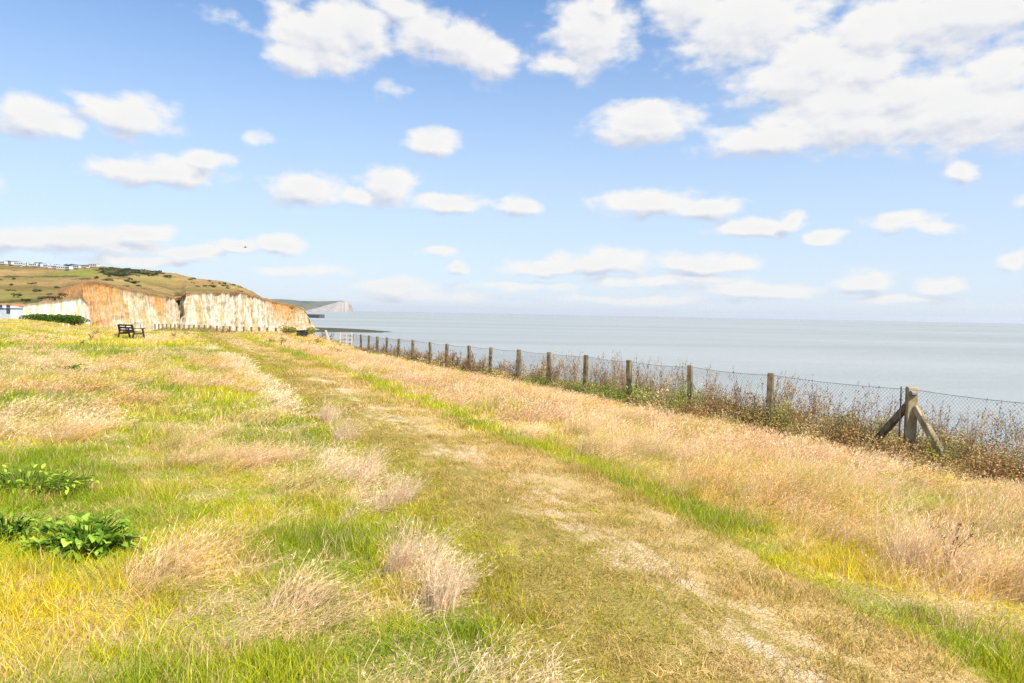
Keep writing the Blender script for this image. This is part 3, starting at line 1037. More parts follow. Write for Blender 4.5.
# ------------------------------------------------------------------ bench
BENCH_AT = ground_px(130, 339.0)
def bench():
    q = BENCH_AT
    wood = simple_mat('dark_stained_wood', (0.018, 0.011, 0.010), (0.045, 0.028, 0.022), 6, .6, .4, .4, (1, 1, 8))
    root = empty('bench', (q[0], q[1], q[2] - .01), R(-25))
    root.scale = (.86, .86, .86)
    # local x along the bench, local +y = the way it faces
    w = 1.16; hw = w / 2
    seat = MB()
    for y in (-.12, .02, .16, .30):
        seat.beam((-hw, y, .43 - .03 * (y < 0)), (hw, y, .43 - .03 * (y < 0)), .11, .035)
    seat.build('seat', wood, root)
    back = MB()
    for z, y in ((.52, -.20), (.67, -.245), (.82, -.29)):
        back.beam((-hw, y, z), (hw, y, z), .03, .095, up=(0, .28, 1))
    back.beam((0, -.20, .47), (0, -.31, .86), .09, .03, up=(0, 1, 0))
    back.beam((-hw + .04, -.20, .47), (-hw + .04, -.31, .86), .09, .03, up=(0, 1, 0))
    back.beam((hw - .04, -.20, .47), (hw - .04, -.31, .86), .09, .03, up=(0, 1, 0))
    back.build('backrest', wood, root)
    for x in (-hw - .045, hw + .045):
        l = MB(); l.beam((x, -.32, -.05), (x, -.2, .42), .07, .09, up=(0, 1, 0)); l.beam((x, -.2, .42), (x, -.30, .86), .07, .07, up=(0, 1, 0)); l.build('leg', wood, root)
        l = MB(); l.beam((x, .46, -.05), (x, .34, .62), .07, .09, up=(0, 1, 0)); l.build('leg', wood, root)
        l = MB(); l.beam((x, -.28, .645), (x, .47, .645), .10, .04); l.build('armrest', wood, root)
        l = MB(); l.beam((x, -.24, .33), (x, .40, .33), .06, .08); l.build('side_rail', wood, root)
    tag(root, 'dark wooden bench with slatted back standing in the meadow facing the sea', 'bench')


bench()

# ------------------------------------------------------------------ fence
POST_PX = [(912, 387, 905), (771, 373, 0), (690, 365, 0), (629, 360, 0), (586, 355, 0), (549, 352, 0), (519, 349.5, 0), (491, 347.3, 0), (469, 345.4, 0), (447, 343.7, 0), (430, 342, 0), (413, 339.8, 0), (399, 338.6, 0), (387, 337.4, 0), (377.3, 336.4, 0), (369, 335.4, 0), (361, 334.4, 0), (352.5, 333.5, 0)]
concrete = simple_mat('lichened_post', (0.10, 0.078, 0.042), (0.26, 0.205, 0.12), 9, .9, .2, .6, (1, 1, .6))
concrete_pale = simple_mat('weathered_pale_post', (0.21, 0.16, 0.085), (0.44, 0.37, 0.23), 7, .9, .2, .6, (1, 1, .5))
galv = simple_mat('rusty_wire', (0.09, 0.085, 0.08), (0.20, 0.19, 0.18), 5, .6, .5, 0)
FDIR = Vector((-.447, .894, 0))
posts = []
for n, (px, py, _) in enumerate(POST_PX):
    Yn = 12 * (1 + .18 * n)
    p = at(px, py, Yn)
    posts.append((p[0], p[1], p[2], h1(p[0], p[1])))
ext = []
for n in (1, 2, 3):
    x, y = posts[0][0] - FDIR.x * 2.41 * n, posts[0][1] - FDIR.y * 2.41 * n
    ext.append((x, y, posts[0][2] + .02 * n - .01, h1(x, y)))
allp = ext[::-1] + posts
i0 = len(ext)
fence = empty('fence', (posts[0][0], posts[0][1], posts[0][3]))
FO = Vector((posts[0][0], posts[0][1], posts[0][3]))
for i, (x, y, zt, zb) in enumerate(allp):
    b = Vector((x, y, zb - .3)) - FO; t_ = Vector((x, y, zt)) - FO
    if i == i0:
        m = MB(); m.beam(b, t_, .165, .165, up=(.25, 1, 0), bev=.08)
        sp = m.build('strainer_post', concrete_pale, fence)
        for sgn, k, mt in ((1, .95, concrete), (-1, .80, concrete_pale)):
            a = t_ + Vector((0, 0, -.34)) + FDIR * sgn * .07
            ex, ey = x + FDIR.x * sgn * k, y + FDIR.y * sgn * k
            e = Vector((ex, ey, h1(ex, ey) - .02)) - FO
            m = MB(); m.beam(a, e + (e - a).normalized() * .12, .11, .11, up=(.9, .4, 0), bev=.1)
            m.build('brace', mt, sp)
        m = MB(); m.wire([t_ + Vector((-.16, .05, .0)), t_ + Vector((-.16, .05, -1.0))], .014, 6)
        m.build('stretcher_bar', galv, fence)
        m = MB(); m.beam(t_ + Vector((-.10, -.13, -.10)), t_ + Vector((.02, -.09, -.10)), .09, .09, bev=.3)
        m.build('bracket', galv, fence)
    else:
        w = .125 + .012 * math.sin(i * 2.3)
        lean = Vector((random.uniform(-.06, .06), random.uniform(-.06, .06), 0))
        m = MB(); m.beam(b - lean, t_, w, w, up=(.45, .9, 0), bev=.14, taper=.97, twist=random.uniform(-.12, .12))
        m.build('post', concrete, fence)
net = MB(); top = MB()
for i in range(len(allp) - 1):
    a, b = allp[i], allp[i + 1]
    A = Vector((a[0], a[1], 0)) - Vector((FO.x, FO.y, 0)); B = Vector((b[0], b[1], 0)) - Vector((FO.x, FO.y, 0))
    off = Vector((.894, .447, 0)) * .085
    A += off; B += off
    L = (B - A).length
    za0, za1 = a[3] - FO.z + .02, a[2] - FO.z - .05
    zb0, zb1 = b[3] - FO.z + .02, b[2] - FO.z - .05

    def P(u, h):
        sag = -.035 * 4 * u * (1 - u) * h
        lo = za0 + (zb0 - za0) * u; hi = za1 + (zb1 - za1) * u
        q_ = A.lerp(B, u); q_.z = lo + (hi - lo) * h + sag
        return q_
    far = math.hypot(a[0], a[1])
    cell = .062 if far < 24 else .12
    rr = .0017 if far < 24 else .0022
    Hh = za1 - za0
    slope = 1.15
    run = Hh / slope
    nL = int((L + run) / cell)
    for k in range(nL + 1):
        for fam in (0, 1):
            s0 = -run + k * cell; s1 = s0 + run
            lo_s, hi_s = max(s0, 0), min(s1, L)
            if hi_s - lo_s < .02: continue
            h0, h1_ = (lo_s - s0) / run, (hi_s - s0) / run
            if fam: h0, h1_ = 1 - h0, 1 - h1_
            mid = (lo_s + hi_s) / 2
            net.wire([P(lo_s / L, h0), P(mid / L, (h0 + h1_) / 2), P(hi_s / L, h1_)], rr, 3)
    top.wire([P(u / 6, 1.0) for u in range(7)], .0045 if far < 24 else .006, 4)
    top.wire([P(u / 6, .5) for u in range(7)], .0025, 4)
net.build('wire_mesh', galv, fence)
top.build('top_wire', galv, fence)
tag(fence, 'long chain-link fence with square posts and a braced strainer post beside the sea', 'fence')

# second fence beyond, running on towards the cliffs
F2 = [(295, 328.2), (285.5, 327.9), (276, 327.6), (267.4, 327.3), (259.4, 327.0), (251.4, 326.8), (243.7, 326.5), (236.6, 326.2), (229.8, 326.0), (223.3, 325.8), (217, 325.5), (210.4, 325.3), (204.5, 325.1), (199.2, 324.9), (194, 324.8), (189, 324.6), (184.2, 324.5), (179.6, 324.3), (175, 324.2), (170.8, 324), (166.6, 323.9), (162.6, 323.8), (158.8, 323.7), (155, 323.6)]
pts2 = []
for n, (px, py) in enumerate(F2):
    p = at(px, py, 48 * (1 + .041 * n))
    pts2.append((p[0], p[1], p[2], h1(p[0], p[1])))
f2 = empty('fence', (pts2[0][0], pts2[0][1], pts2[0][3]))
FO2 = Vector((pts2[0][0], pts2[0][1], pts2[0][3]))
top2 = MB()
for i, (x, y, zt, zb) in enumerate(pts2):
    m = MB(); m.beam(Vector((x, y, min(zb, zt - 1.1) - .3)) - FO2, Vector((x, y, zt)) - FO2, .14, .14, up=(.6, .8, 0), bev=.14)
    m.build('post', concrete, f2)
    if i:
        a = pts2[i - 1]
        for k in (.06, .5, .95):
            za, zb_ = a[2] - FO2.z - k, zt - FO2.z - k
            top2.wire([Vector((a[0] - FO2.x, a[1] - FO2.y, za)), Vector((x - FO2.x, y - FO2.y, zb_))], .007, 4)
top2.build('wire', galv, f2)
tag(f2, 'far line of thin fence posts in front of the pale chalk cliffs', 'fence')

# gate between the two fences
gate_wood = simple_mat('silvered_gate_wood', (0.38, 0.34, 0.28), (0.55, 0.50, 0.43), 6, .8, .2, .4)
ga = at(340.5, 334, 47); gb = at(352, 335, 46.6)
gz = min(h1(ga[0], ga[1]), h1(gb[0], gb[1]))
gate = empty('gate', (ga[0], ga[1], gz))
d = Vector((gb[0] - ga[0], gb[1] - ga[1], 0)); top_z = ga[2] - gz
rails = MB()
for k in (.0, .27, .54, .80):
    rails.beam(Vector((0, 0, top_z - .10 - k)), d + Vector((0, 0, top_z - .10 - k)), .04, .11)
rails.build('rails', gate_wood, gate)
for k in (0, .52, 1.0):
    m = MB(); m.beam(d * k + Vector((0, 0, -.2 if k != .52 else top_z - 1.0)) + Vector((0, -.04, 0)), d * k + Vector((0, -.04, top_z + (.1 if k != .52 else 0))), .12 if k != .52 else .08, .10, bev=.12)
    m.build('post' if k != .52 else 'stile', gate_wood, gate)
tag(gate, 'pale weathered wooden rail gate at the far end of the fence', 'gate')
q = at(328, 343, 45); z = h1(q[0], q[1])
m = MB(); m.beam((.18, 0, -.2), (-.16, 0, .85), .13, .11, bev=.12)
o = m.build('post', gate_wood); o.location = (q[0], q[1], z)
tag(o, 'pale leaning wooden post among dry stems near the gate', 'post')

# dark box in the bushes
q = at(302, 343.2, 44); z = h1(q[0], q[1])
black = simple_mat('black_board', (0.010, 0.010, 0.010), (0.022, 0.020, 0.018), 4, .7, .3, .3)
root = empty('storage_box', (q[0], q[1], z), R(22))
m = MB(); m.beam((0, 0, -.05), (0, 0, .40), .66, .46, up=(0, 1, 0), bev=.05); m.build('body', black, root)
m = MB(); m.beam((-.36, .0, .42), (.36, .0, .46), .52, .05, bev=.2); m.build('lid', black, root)
tag(root, 'low black box half hidden between bushes beside the path end', 'box')
for (px, py, Y, w, hh, lab, mt) in ((289, 343.5, 45, .62, .42, 'rounded yellow-green bush left of the black box', LEAF_MID), (310, 343.5, 46.5, .5, .48, 'olive bush right of the black box', LEAF_MID)):
    q = at(px, py, Y); z = h1(q[0], q[1])
    root = empty('bush', (q[0], q[1], z - .05))
    vs, fs, rn = leaf_cloud(1500, w, .55, hh, .05, int(px), 0, 8)
    obj('foliage', vs, fs, mt, root, {'rnd': rn})
    m = MB()
    for k in range(6): m.wire([(random.uniform(-.2, .2), 0, -.1), (random.uniform(-w, w) * .6, random.uniform(-.2, .2), hh * 1.3)], [.015, .006], 5)
    m.build('stems', bark, root)
    tag(root, lab, 'bush', 'bushes around the black box')

# ------------------------------------------------------------------ bird
def bird():
    p = at(245.3, 247.4, 90)
    feather = simple_mat('grey_feathers', (0.09, 0.09, 0.10), (0.16, 0.16, 0.17), 10, .8, .2, .2)
    vs = []; fs = []
    prof = [(-.20, .012), (-.14, .035), (-.05, .06), (.05, .06), (.12, .04), (.16, .036), (.19, .03), (.215, .008)]
    for (x, r_) in prof:
        for k in range(8):
            a = 2 * math.pi * k / 8
            vs.append((x, r_ * math.cos(a), r_ * .9 * math.sin(a) + (.015 if x > .13 else 0)))
    for i in range(len(prof) - 1):
        for k in range(8):
            l = (k + 1) % 8
            fs.append((i*8+k, i*8+l, i*8+8+l, i*8+8+k))
    fs.append(tuple(range(7, -1, -1))); fs.append(tuple(range((len(prof)-1)*8, len(prof)*8)))
    root = obj('bird', vs, fs, feather, smooth=True)
    root.location = p; root.rotation_euler = (R(12), R(-4), R(20))
    for sgn in (1, -1):
        sec = [(0, .11, -.07, .02), (.18, .10, -.07, .10), (.36, .05, -.08, .12), (.55, -.05, -.11, .05)]
        vs = []
        for (y, x0, x1, z) in sec:
            vs += [(x0, sgn * (y + .03), z + .008), (x1, sgn * (y + .03), z + .004), (x1, sgn * (y + .03), z - .004), (x0, sgn * (y + .03), z - .008)]
        fs = []
        for i in range(3):
            for k in range(4):
                l = (k + 1) % 4
                fs.append((i*4+k, i*4+l, i*4+4+l, i*4+4+k))
        fs += [(0, 1, 2, 3), (12, 13, 14, 15)]
        obj('wing', vs, fs, feather, root)
    obj('tail', [(-.18, -.02, .01), (-.18, .02, .01), (-.30, .05, .0), (-.30, -.05, .0), (-.18, 0, -.01), (-.30, 0, -.012)], [(0, 1, 2, 3), (0, 4, 5, 3), (1, 2, 5, 4), (2, 3, 5), (0, 1, 4)], feather, root)
    tag(root, 'small dark seabird gliding in the sky above the cliffs', 'bird')


bird()

# ------------------------------------------------------------------ grass clump prototypes
def blades(r, n, radius, h, w, lean, spread, segs, power=1.8, tipw=.12, roots=None, flat=0.0):
    """n curved tapering blades; returns verts, faces, rnd per vertex"""
    if roots is None:
        a = r.uniform(0, 2 * math.pi, n); q = radius * np.sqrt(r.uniform(0, 1, n))
        roots = np.stack([q * np.cos(a), q * np.sin(a), np.zeros(n) - .01], 1)
    hh = r.uniform(h[0], h[1], n)
    ww = r.uniform(w[0], w[1], n)
    ld = np.array(lean)[None, :] + r.normal(0, spread, (n, 2))
    ll = np.linalg.norm(ld, axis=1)
    up = 1 / np.sqrt(1 + (ll * .8) ** 2)
    fa = r.uniform(0, math.pi, n)
    fd = np.stack([np.cos(fa), np.sin(fa), np.zeros(n)], 1)
    rows = []
    for j in range(segs + 1):
        t = j / segs
        c = roots + np.stack([ld[:, 0] * hh * t ** power * up, ld[:, 1] * hh * t ** power * up, hh * t * (1 - flat * t) * up ** .5], 1)
        wd = ww * (1 - (1 - tipw) * t ** 1.3)
        rows.append(c - fd * wd[:, None] / 2); rows.append(c + fd * wd[:, None] / 2)
    V = np.stack(rows, 1)          # n, 2*(segs+1), 3
    k = 2 * (segs + 1)
    fs = []
    for j in range(segs):
        b = np.arange(n) * k + 2 * j
        fs.append(np.stack([b, b + 1, b + 3, b + 2], 1))
    rn = np.repeat(r.uniform(0, 1, n), k)
    tips = (V[:, -1] + V[:, -2]) / 2
    mids = (V[:, -3] + V[:, -4]) / 2
    return V.reshape(-1, 3), np.concatenate(fs), rn, tips, mids


def slivers(r, base, dirs, length, width):
    n = len(base)
    d = dirs / (np.linalg.norm(dirs, axis=1)[:, None] + 1e-9)
    sd_ = np.cross(d, r.normal(size=(n, 3))); sd_ /= np.linalg.norm(sd_, axis=1)[:, None] + 1e-9
    L = (length * r.uniform(.6, 1.2, n))[:, None]; Wd = (width * r.uniform(.6, 1.3, n))[:, None]
    m_ = base + d * L * .45
    V = np.stack([base, m_ + sd_ * Wd / 2, base + d * L, m_ - sd_ * Wd / 2], 1).reshape(-1, 3)
    return V, np.arange(4 * n).reshape(n, 4), np.repeat(r.uniform(0, 1, n), 4)


def join(parts):
    vs, fs, rn = [], [], []
    b = 0
    for (v, f, q) in parts:
        vs.append(v); fs += [tuple(int(i) + b for i in x) for x in f]; rn.append(q); b += len(v)
    return np.concatenate(vs), fs, np.concatenate(rn)


def short_clump(seed, n, radius, h, w, segs=2):
    r = np.random.default_rng(seed)
    v, f, q, _, _ = blades(r, n, radius, h, w, (.25, 0), .45, segs, 1.6)
    return v, f, q


def straw_clump(seed, n, radius, h, w, head_n, head_l, head_w, lean=.55, spread=.28, segs=3):
    r = np.random.default_rng(seed)
    v, f, q, tips, mids = blades(r, n, radius, h, w, (lean, 0), spread, segs, 1.9, .45)
    parts = [(v, f, q * .75)]
    if head_n:
        k = np.repeat(np.arange(n), head_n)
        t = r.uniform(.1, 1.0, len(k))[:, None]
        base = mids[k] + (tips[k] - mids[k]) * t
        dr = (tips[k] - mids[k]); dr /= np.linalg.norm(dr, axis=1)[:, None] + 1e-9
        dr = dr + r.normal(0, .38, dr.shape)
        hv_, hf_, hr_ = slivers(r, base, dr, head_l, head_w)
        parts.append((hv_, hf_, .5 + .6 * hr_))
    # a few leaf blades low down
    v2, f2_, q2, _, _ = blades(r, n // 2, radius * 1.2, (h[0] * .35, h[1] * .6), (w[0] * 1.3, w[1] * 1.5), (lean, 0), spread * 1.6, 2, 1.6)
    parts.append((v2, f2_, q2))
    return join(parts)


proto_cols = {}


def proto_collection(name, mat, data):
    c = bpy.data.collections.new(name)
    for i, (v, f, q) in enumerate(data):
        o = obj('%s_%02d' % (name, i), v, f, mat, None, {'rnd': q}, linked=False)
        c.objects.link(o)
    proto_cols[name] = c
    return c


GRASS_MAT = leaf_mat('grass_blades', .42, .38, True)
STRAW_MAT = leaf_mat('dry_stems', .40, .36, True)
BRAMBLE_MAT = leaf_mat('bramble_leaves', .25, .45, True)

# LOD variants: 0-3 near, 4-6 middle, 7-9 far
short_c = proto_collection('short_grass_clump', GRASS_MAT,
    [short_clump(600 + i, 34, .11, (.05, .13), (.0030, .0055)) for i in range(4)] +
    [short_clump(610 + i, 40, .22, (.06, .15), (.007, .012)) for i in range(3)] +
    [short_clump(620 + i, 46, .55, (.07, .17), (.016, .032), 1) for i in range(3)])
straw_c = proto_collection('straw_clump', STRAW_MAT,
    [straw_clump(700 + i, 24, .10, (.22, .46), (.0018, .0030), 5, .040, .0028) for i in range(4)] +
    [straw_clump(710 + i, 30, .22, (.22, .46), (.0042, .007), 4, .06, .007, .5, .26) for i in range(3)] +
    [straw_clump(720 + i, 34, .55, (.20, .42), (.012, .022), 3, .10, .026, .45, .28, 2) for i in range(3)])


def scatter_object(name, coll, P, rot, scl, idx, col, label, cat):
    me = bpy.data.meshes.new(name)
    n = len(P)
    me.vertices.add(n)
    me.vertices.foreach_set('co', np.asarray(P, np.float32).ravel())
    a = me.attributes.new('rot', 'FLOAT_VECTOR', 'POINT'); a.data.foreach_set('vector', np.asarray(rot, np.float32).ravel())
    a = me.attributes.new('scl', 'FLOAT_VECTOR', 'POINT'); a.data.foreach_set('vector', np.asarray(scl, np.float32).ravel())
    a = me.attributes.new('idx', 'INT', 'POINT'); a.data.foreach_set('value', np.asarray(idx, np.int32))
    a = me.attributes.new('col', 'FLOAT_COLOR', 'POINT')
    c4 = np.concatenate([np.asarray(col, np.float32), np.ones((n, 1), np.float32)], 1)
    a.data.foreach_set('color', c4.ravel())
    me.update()
    o = bpy.data.objects.new(name, me)
    COL.objects.link(o)
    ng = bpy.data.node_groups.new(name + '_scatter', 'GeometryNodeTree')
    ng.interface.new_socket('Geometry', in_out='INPUT', socket_type='NodeSocketGeometry')
    ng.interface.new_socket('Geometry', in_out='OUTPUT', socket_type='NodeSocketGeometry')
    N = ng.nodes
    gi, go = N.new('NodeGroupInput'), N.new('NodeGroupOutput')
    ci = N.new('GeometryNodeCollectionInfo')
    ci.inputs['Collection'].default_value = coll
    ci.inputs['Separate Children'].default_value = True
    ci.inputs['Reset Children'].default_value = True
    iop = N.new('GeometryNodeInstanceOnPoints')
    iop.inputs['Pick Instance'].default_value = True

    def na(nm, dt):
        q = N.new('GeometryNodeInputNamedAttribute'); q.data_type = dt
        q.inputs['Name'].default_value = nm
        return [s for s in q.outputs if s.enabled and s.name == 'Attribute'][0]
    L = ng.links
    L.new(gi.outputs[0], iop.inputs['Points'])
    L.new(ci.outputs[0], iop.inputs['Instance'])
    L.new(na('idx', 'INT'), iop.inputs['Instance Index'])
    e2r = N.new('FunctionNodeEulerToRotation')
    L.new(na('rot', 'FLOAT_VECTOR'), e2r.inputs[0])
    L.new(e2r.outputs[0], iop.inputs['Rotation'])
    L.new(na('scl', 'FLOAT_VECTOR'), iop.inputs['Scale'])
    L.new(iop.outputs[0], go.inputs[0])
    md = o.modifiers.new('scatter', 'NODES')
    md.node_group = ng
    tag(o, label, cat, kind='stuff')
    return o


HALF = R(50)


def ring(r0, r1, dens):
    area = HALF * (r1 * r1 - r0 * r0)
    n = int(area * dens)
    r_ = np.sqrt(rng.uniform(r0 * r0, r1 * r1, n))
    a = rng.uniform(-HALF, HALF, n)
    return r_ * np.sin(a), r_ * np.cos(a)


def keep_land(x, y):
    s, t = st(x, y)
    return (s < edge_s(t) + .6) & (t < edge_t(s) + 2)


def lerp3(a, b, f):
    return np.array(a)[None, :] * (1 - f[:, None]) + np.array(b)[None, :] * f[:, None]


YEL, GRN, DGR = (0.76, 0.58, 0.04), (0.50, 0.52, 0.018), (0.26, 0.35, 0.018)
OLV, THA = (0.37, 0.275, 0.05), (0.72, 0.51, 0.21)
PINK, CREAM, GOLD = (0.80, 0.53, 0.31), (0.88, 0.67, 0.42), (0.76, 0.49, 0.15)


def build_grass():
    Ps, Rs, Ss, Is, Cs = [], [], [], [], []
    for (r0, r1, dens, i0_, ni) in ((1.2, 9, 250, 0, 4), (9, 28, 46, 4, 3), (28, 112, 7.5, 7, 3)):
        x, y = ring(r0, r1, dens)
        k = keep_land(x, y); x, y = x[k], y[k]
        z = height(x, y)
        sw, g, pd = veg(x, y, z)
        n = len(x)
        u = rng.uniform(0, 1, n)
        bare = fbm(x / .45, y / .45, 81, 3)
        s, t = st(x, y)
        off = s - path_off(t)
        centre = np.exp(-((off - .25) / .75) ** 2)
        keep = np.where(pd < -.05, u < np.clip(.74 - .75 * (bare - .38) * 2.2 * (.4 + centre), .06, .9), np.where(sw > .6, u < .75, True))
        x, y, z, sw, g, pd, off, bare = [q[keep] for q in (x, y, z, sw, g, pd, off, bare)]
        n = len(x)
        g2 = np.clip(g + rng.normal(0, .16, n), 0, 1)
        col = np.where(g2[:, None] < .5, lerp3(YEL, GRN, np.clip(g2 * 2, 0, 1)), lerp3(GRN, DGR, np.clip(g2 * 2 - 1, 0, 1)))
        onp = pd < 0
        g2p = np.clip(g2 - .12 + .5 * (bare - .5), 0, 1)
        pc = np.where(g2[:, None] < .45, lerp3(THA, OLV, np.clip(g2p / .45, 0, 1)), lerp3(OLV, GRN, np.clip((g2 - .45) / .4, 0, 1)))
        col = np.where(onp[:, None], pc, col)
        dry = rng.uniform(0, 1, n) < (.10 + .25 * sw)
        col = np.where((dry & ~onp)[:, None], lerp3(CREAM, GOLD, rng.uniform(0, 1, n)), col)
        col = col * rng.uniform(.82, 1.18, (n, 1))
        sc = rng.uniform(.7, 1.2, n)
        lush = sstep(.55, .95, g) * np.where(off > 0, .10, .15)
        tus = fbm(x / .5, y / .5, 83, 3)
        hs = sc * np.where(onp, .30 + .3 * sstep(.5, .7, tus), (.28 + .80 * sstep(.3, .68, tus)) * (1 + lush))
        ws = np.where(onp, 1.05, 1.0) * sc
        near_edge = sstep(-.35, 0, pd) * onp
        hs = hs * (1 + near_edge * .9)
        Ps.append(np.stack([x, y, z + np.where(onp, .016, 0)], 1))
        Rs.append(np.stack([rng.normal(0, .10, n), rng.normal(0, .10, n), rng.normal(0, 1.1, n)], 1))
        Ss.append(np.stack([ws, ws, hs], 1))
        Is.append(i0_ + rng.integers(0, ni, n)); Cs.append(col)
    P_ = np.concatenate(Ps)
    scatter_object('grass', short_c, P_, np.concatenate(Rs), np.concatenate(Ss), np.concatenate(Is), np.concatenate(Cs), 'short yellow-green grass over the meadow and worn path', 'grass')
    return len(P_)


def build_straw():
    Ps, Rs, Ss, Is, Cs = [], [], [], [], []
    for (r0, r1, dens, i0_, ni) in ((1.6, 10, 95, 0, 4), (10, 30, 26, 4, 3), (30, 112, 5.0, 7, 3)):
        x, y = ring(r0, r1, dens)
        k = keep_land(x, y); x, y = x[k], y[k]
        z = height(x, y)
        sw, g, pd = veg(x, y, z)
        s, t = st(x, y)
        right = s > path_off(t)
        n = len(x)
        pr = np.where(sw > .28, (sw - .2) ** 1.3, 0)
        lump = fbm(x / .55, y / .55, 93, 2)
        pr = np.where(right, pr * (.16 + 1.55 * sstep(.38, .62, lump)), pr * (.05 + 2.3 * sstep(.50, .66, lump)))
        pr = pr + np.where(~right & (pd < .35) & (y < 30), .9 * sstep(.45, .6, fbm(t / .45, t * 0 + 3.3, 98, 2)), 0)
        bx, by, _ = BENCH_AT
        db = np.hypot(x - bx, y - by); lat = np.abs(x * by - y * bx) / math.hypot(bx, by)
        clear = (db < 1.2) | ((lat < .9) & (np.hypot(x, y) < math.hypot(bx, by)) & (db < 5) & (rng.uniform(0, 1, n) < .8))
        keep = (rng.uniform(0, 1, n) < pr) & (pd > .02) & ~clear & (s < 11.1 + .5 * rng.normal(0, 1, n))
        x, y, z, sw, g, pd, right = [q[keep] for q in (x, y, z, sw, g, pd, right)]
        n = len(x)
        tone = np.clip(fbm(x / 2.0, y / 2.0, 91, 3) * 1.7 - .35 + rng.normal(0, .15, n), 0, 1)
        col = np.where(right[:, None], lerp3(PINK, CREAM, tone), lerp3(CREAM, PINK, tone))
        gold = rng.uniform(0, 1, n) <   .08 + .45 * sstep(.5, .68, fbm(x / 1.6, y / 1.6, 94, 3))
        col = np.where(gold[:, None], np.array(GOLD)[None, :], col)
        gr = (rng.uniform(0, 1, n) < .06 + .12 * g + .4 * sstep(.54, .68, fbm(x / 1.3, y / 1.3, 96, 3)))
        col = np.where(gr[:, None], np.array((0.52, 0.46, 0.12))[None, :], col)
        row = ~right & (pd < .4) & (y < 30)
        col = np.where(row[:, None], np.array((0.90, 0.69, 0.46))[None, :], col)
        col = col * rng.uniform(.85, 1.15, (n, 1))
        lump = fbm(x / .55, y / .55, 93, 2)
        hs = np.where(right, rng.uniform(.40, .70, n) * (.30 + 1.40 * lump), rng.uniform(.34, .68, n) * (.4 + 1.0 * lump)) * np.clip(.55 + sw * .6, .5, 1.1)
        hs = hs * np.where(right, np.clip(.32 + .8 * sstep(0, 1.6, pd + .8 * (lump - .5)), .32, 1.1), 1.0)
        s, t = st(x, y)
        hs = hs * (1 - .35 * sstep(8.0, 10.5, s)) * (1 - .35 * sstep(20, 45, y))
        ws = rng.uniform(.85, 1.2, n)
        Ps.append(np.stack([x, y, z], 1))
        Rs.append(np.stack([rng.normal(0, .10, n), rng.normal(0, .10, n) + np.where(right, 0, .18), rng.normal(0, .55, n) + np.where(right, 0, .25)], 1))
        Ss.append(np.stack([ws, ws, hs], 1))
        Is.append(i0_ + rng.integers(0, ni, n)); Cs.append(col)
    P_ = np.concatenate(Ps)
    scatter_object('dry_grass', straw_c, P_, np.concatenate(Rs), np.concatenate(Ss), np.concatenate(Is), np.concatenate(Cs), 'tall pinkish straw-coloured dry grass with feathery seed heads', 'dry grass')
    return len(P_)


nG = build_grass()
nS = build_straw()

# ------------------------------------------------------------------ brambles along the fences
def bramble_clump(seed, n, radius, h, leaf, twigs):
    r = np.random.default_rng(seed)
    v, f, q, tips, mids = blades(r, twigs, radius * .6, (h * .5, h * 1.05), (.006, .010), (.1, 0), .45, 3, 1.5, .4)
    a = r.uniform(0, 2 * math.pi, n); q_ = radius * np.sqrt(r.uniform(0, 1, n))
    zz = h * r.uniform(0, 1, n) ** .8 * (1 - .55 * (q_ / radius) ** 2)
    base = np.stack([q_ * np.cos(a), q_ * np.sin(a), zz], 1)
    dr = r.normal(size=(n, 3)); dr[:, 2] = np.abs(dr[:, 2]) * .5
    s = slivers(r, base, dr, leaf, leaf * .62)
    return join([(v, f, q), s])


def stalk_clump(seed, n, h, wid, sc=1.0):
    r = np.random.default_rng(seed)
    v, f, q, tips, mids = blades(r, n, .16, (h * .6, h), (wid, wid * 1.4), (.12, 0), .14, 4, 1.5, .5)
    k = np.repeat(np.arange(n), 26)
    t = r.uniform(-1.0, 1.05, len(k))[:, None]
    base = mids[k] + (tips[k] - mids[k]) * t
    dr = r.normal(0, 1, (len(k), 3)); dr[:, 2] = np.abs(dr[:, 2]) + .3
    s = slivers(r, base, dr, .04 * sc, .014 * sc)
    # twigs
    k2 = np.repeat(np.arange(n), 4)
    b2 = mids[k2] + (tips[k2] - mids[k2]) * r.uniform(-1.2, .3, len(k2))[:, None]
    d2 = r.normal(0, .5, (len(k2), 3)); d2[:, 2] = 1.0
    s2 = slivers(r, b2, d2, .26, wid * 1.1)
    tip2 = b2 + d2 / np.linalg.norm(d2, axis=1)[:, None] * .2
    k3 = np.repeat(np.arange(len(k2)), 8)
    s3 = slivers(r, tip2[k3] + r.normal(0, .02, (len(k3), 3)), r.normal(0, 1, (len(k3), 3)), .035 * sc, .012 * sc)
    return join([(v, f, q), s, s2, s3])


bram_c = proto_collection('bramble_clump', BRAMBLE_MAT,
    [bramble_clump(800 + i, 270, .34, .62, .042, 16) for i in range(4)] + [bramble_clump(810 + i, 90, .45, .6, .10, 10) for i in range(3)])
stalk_c = proto_collection('stalk_clump', BRAMBLE_MAT, [stalk_clump(830 + i, 4, 1.1, .006) for i in range(4)] + [stalk_clump(840 + i, 4, 1.0, .012, 1.7) for i in range(3)])

fp = np.array([(p[0], p[1]) for p in allp + pts2])
ln_ = np.concatenate([[0], np.cumsum(np.linalg.norm(np.diff(fp, axis=0), axis=1))])


def along(u):
    x = np.interp(u, ln_, fp[:, 0]); y = np.interp(u, ln_, fp[:, 1])
    return x, y


def fence_band(n, lo, hi):
    u = rng.uniform(0, ln_[-1], n)
    x, y = along(u)
    o = rng.uniform(lo, hi, n)
    return u, x + .894 * o, y + .447 * o, o


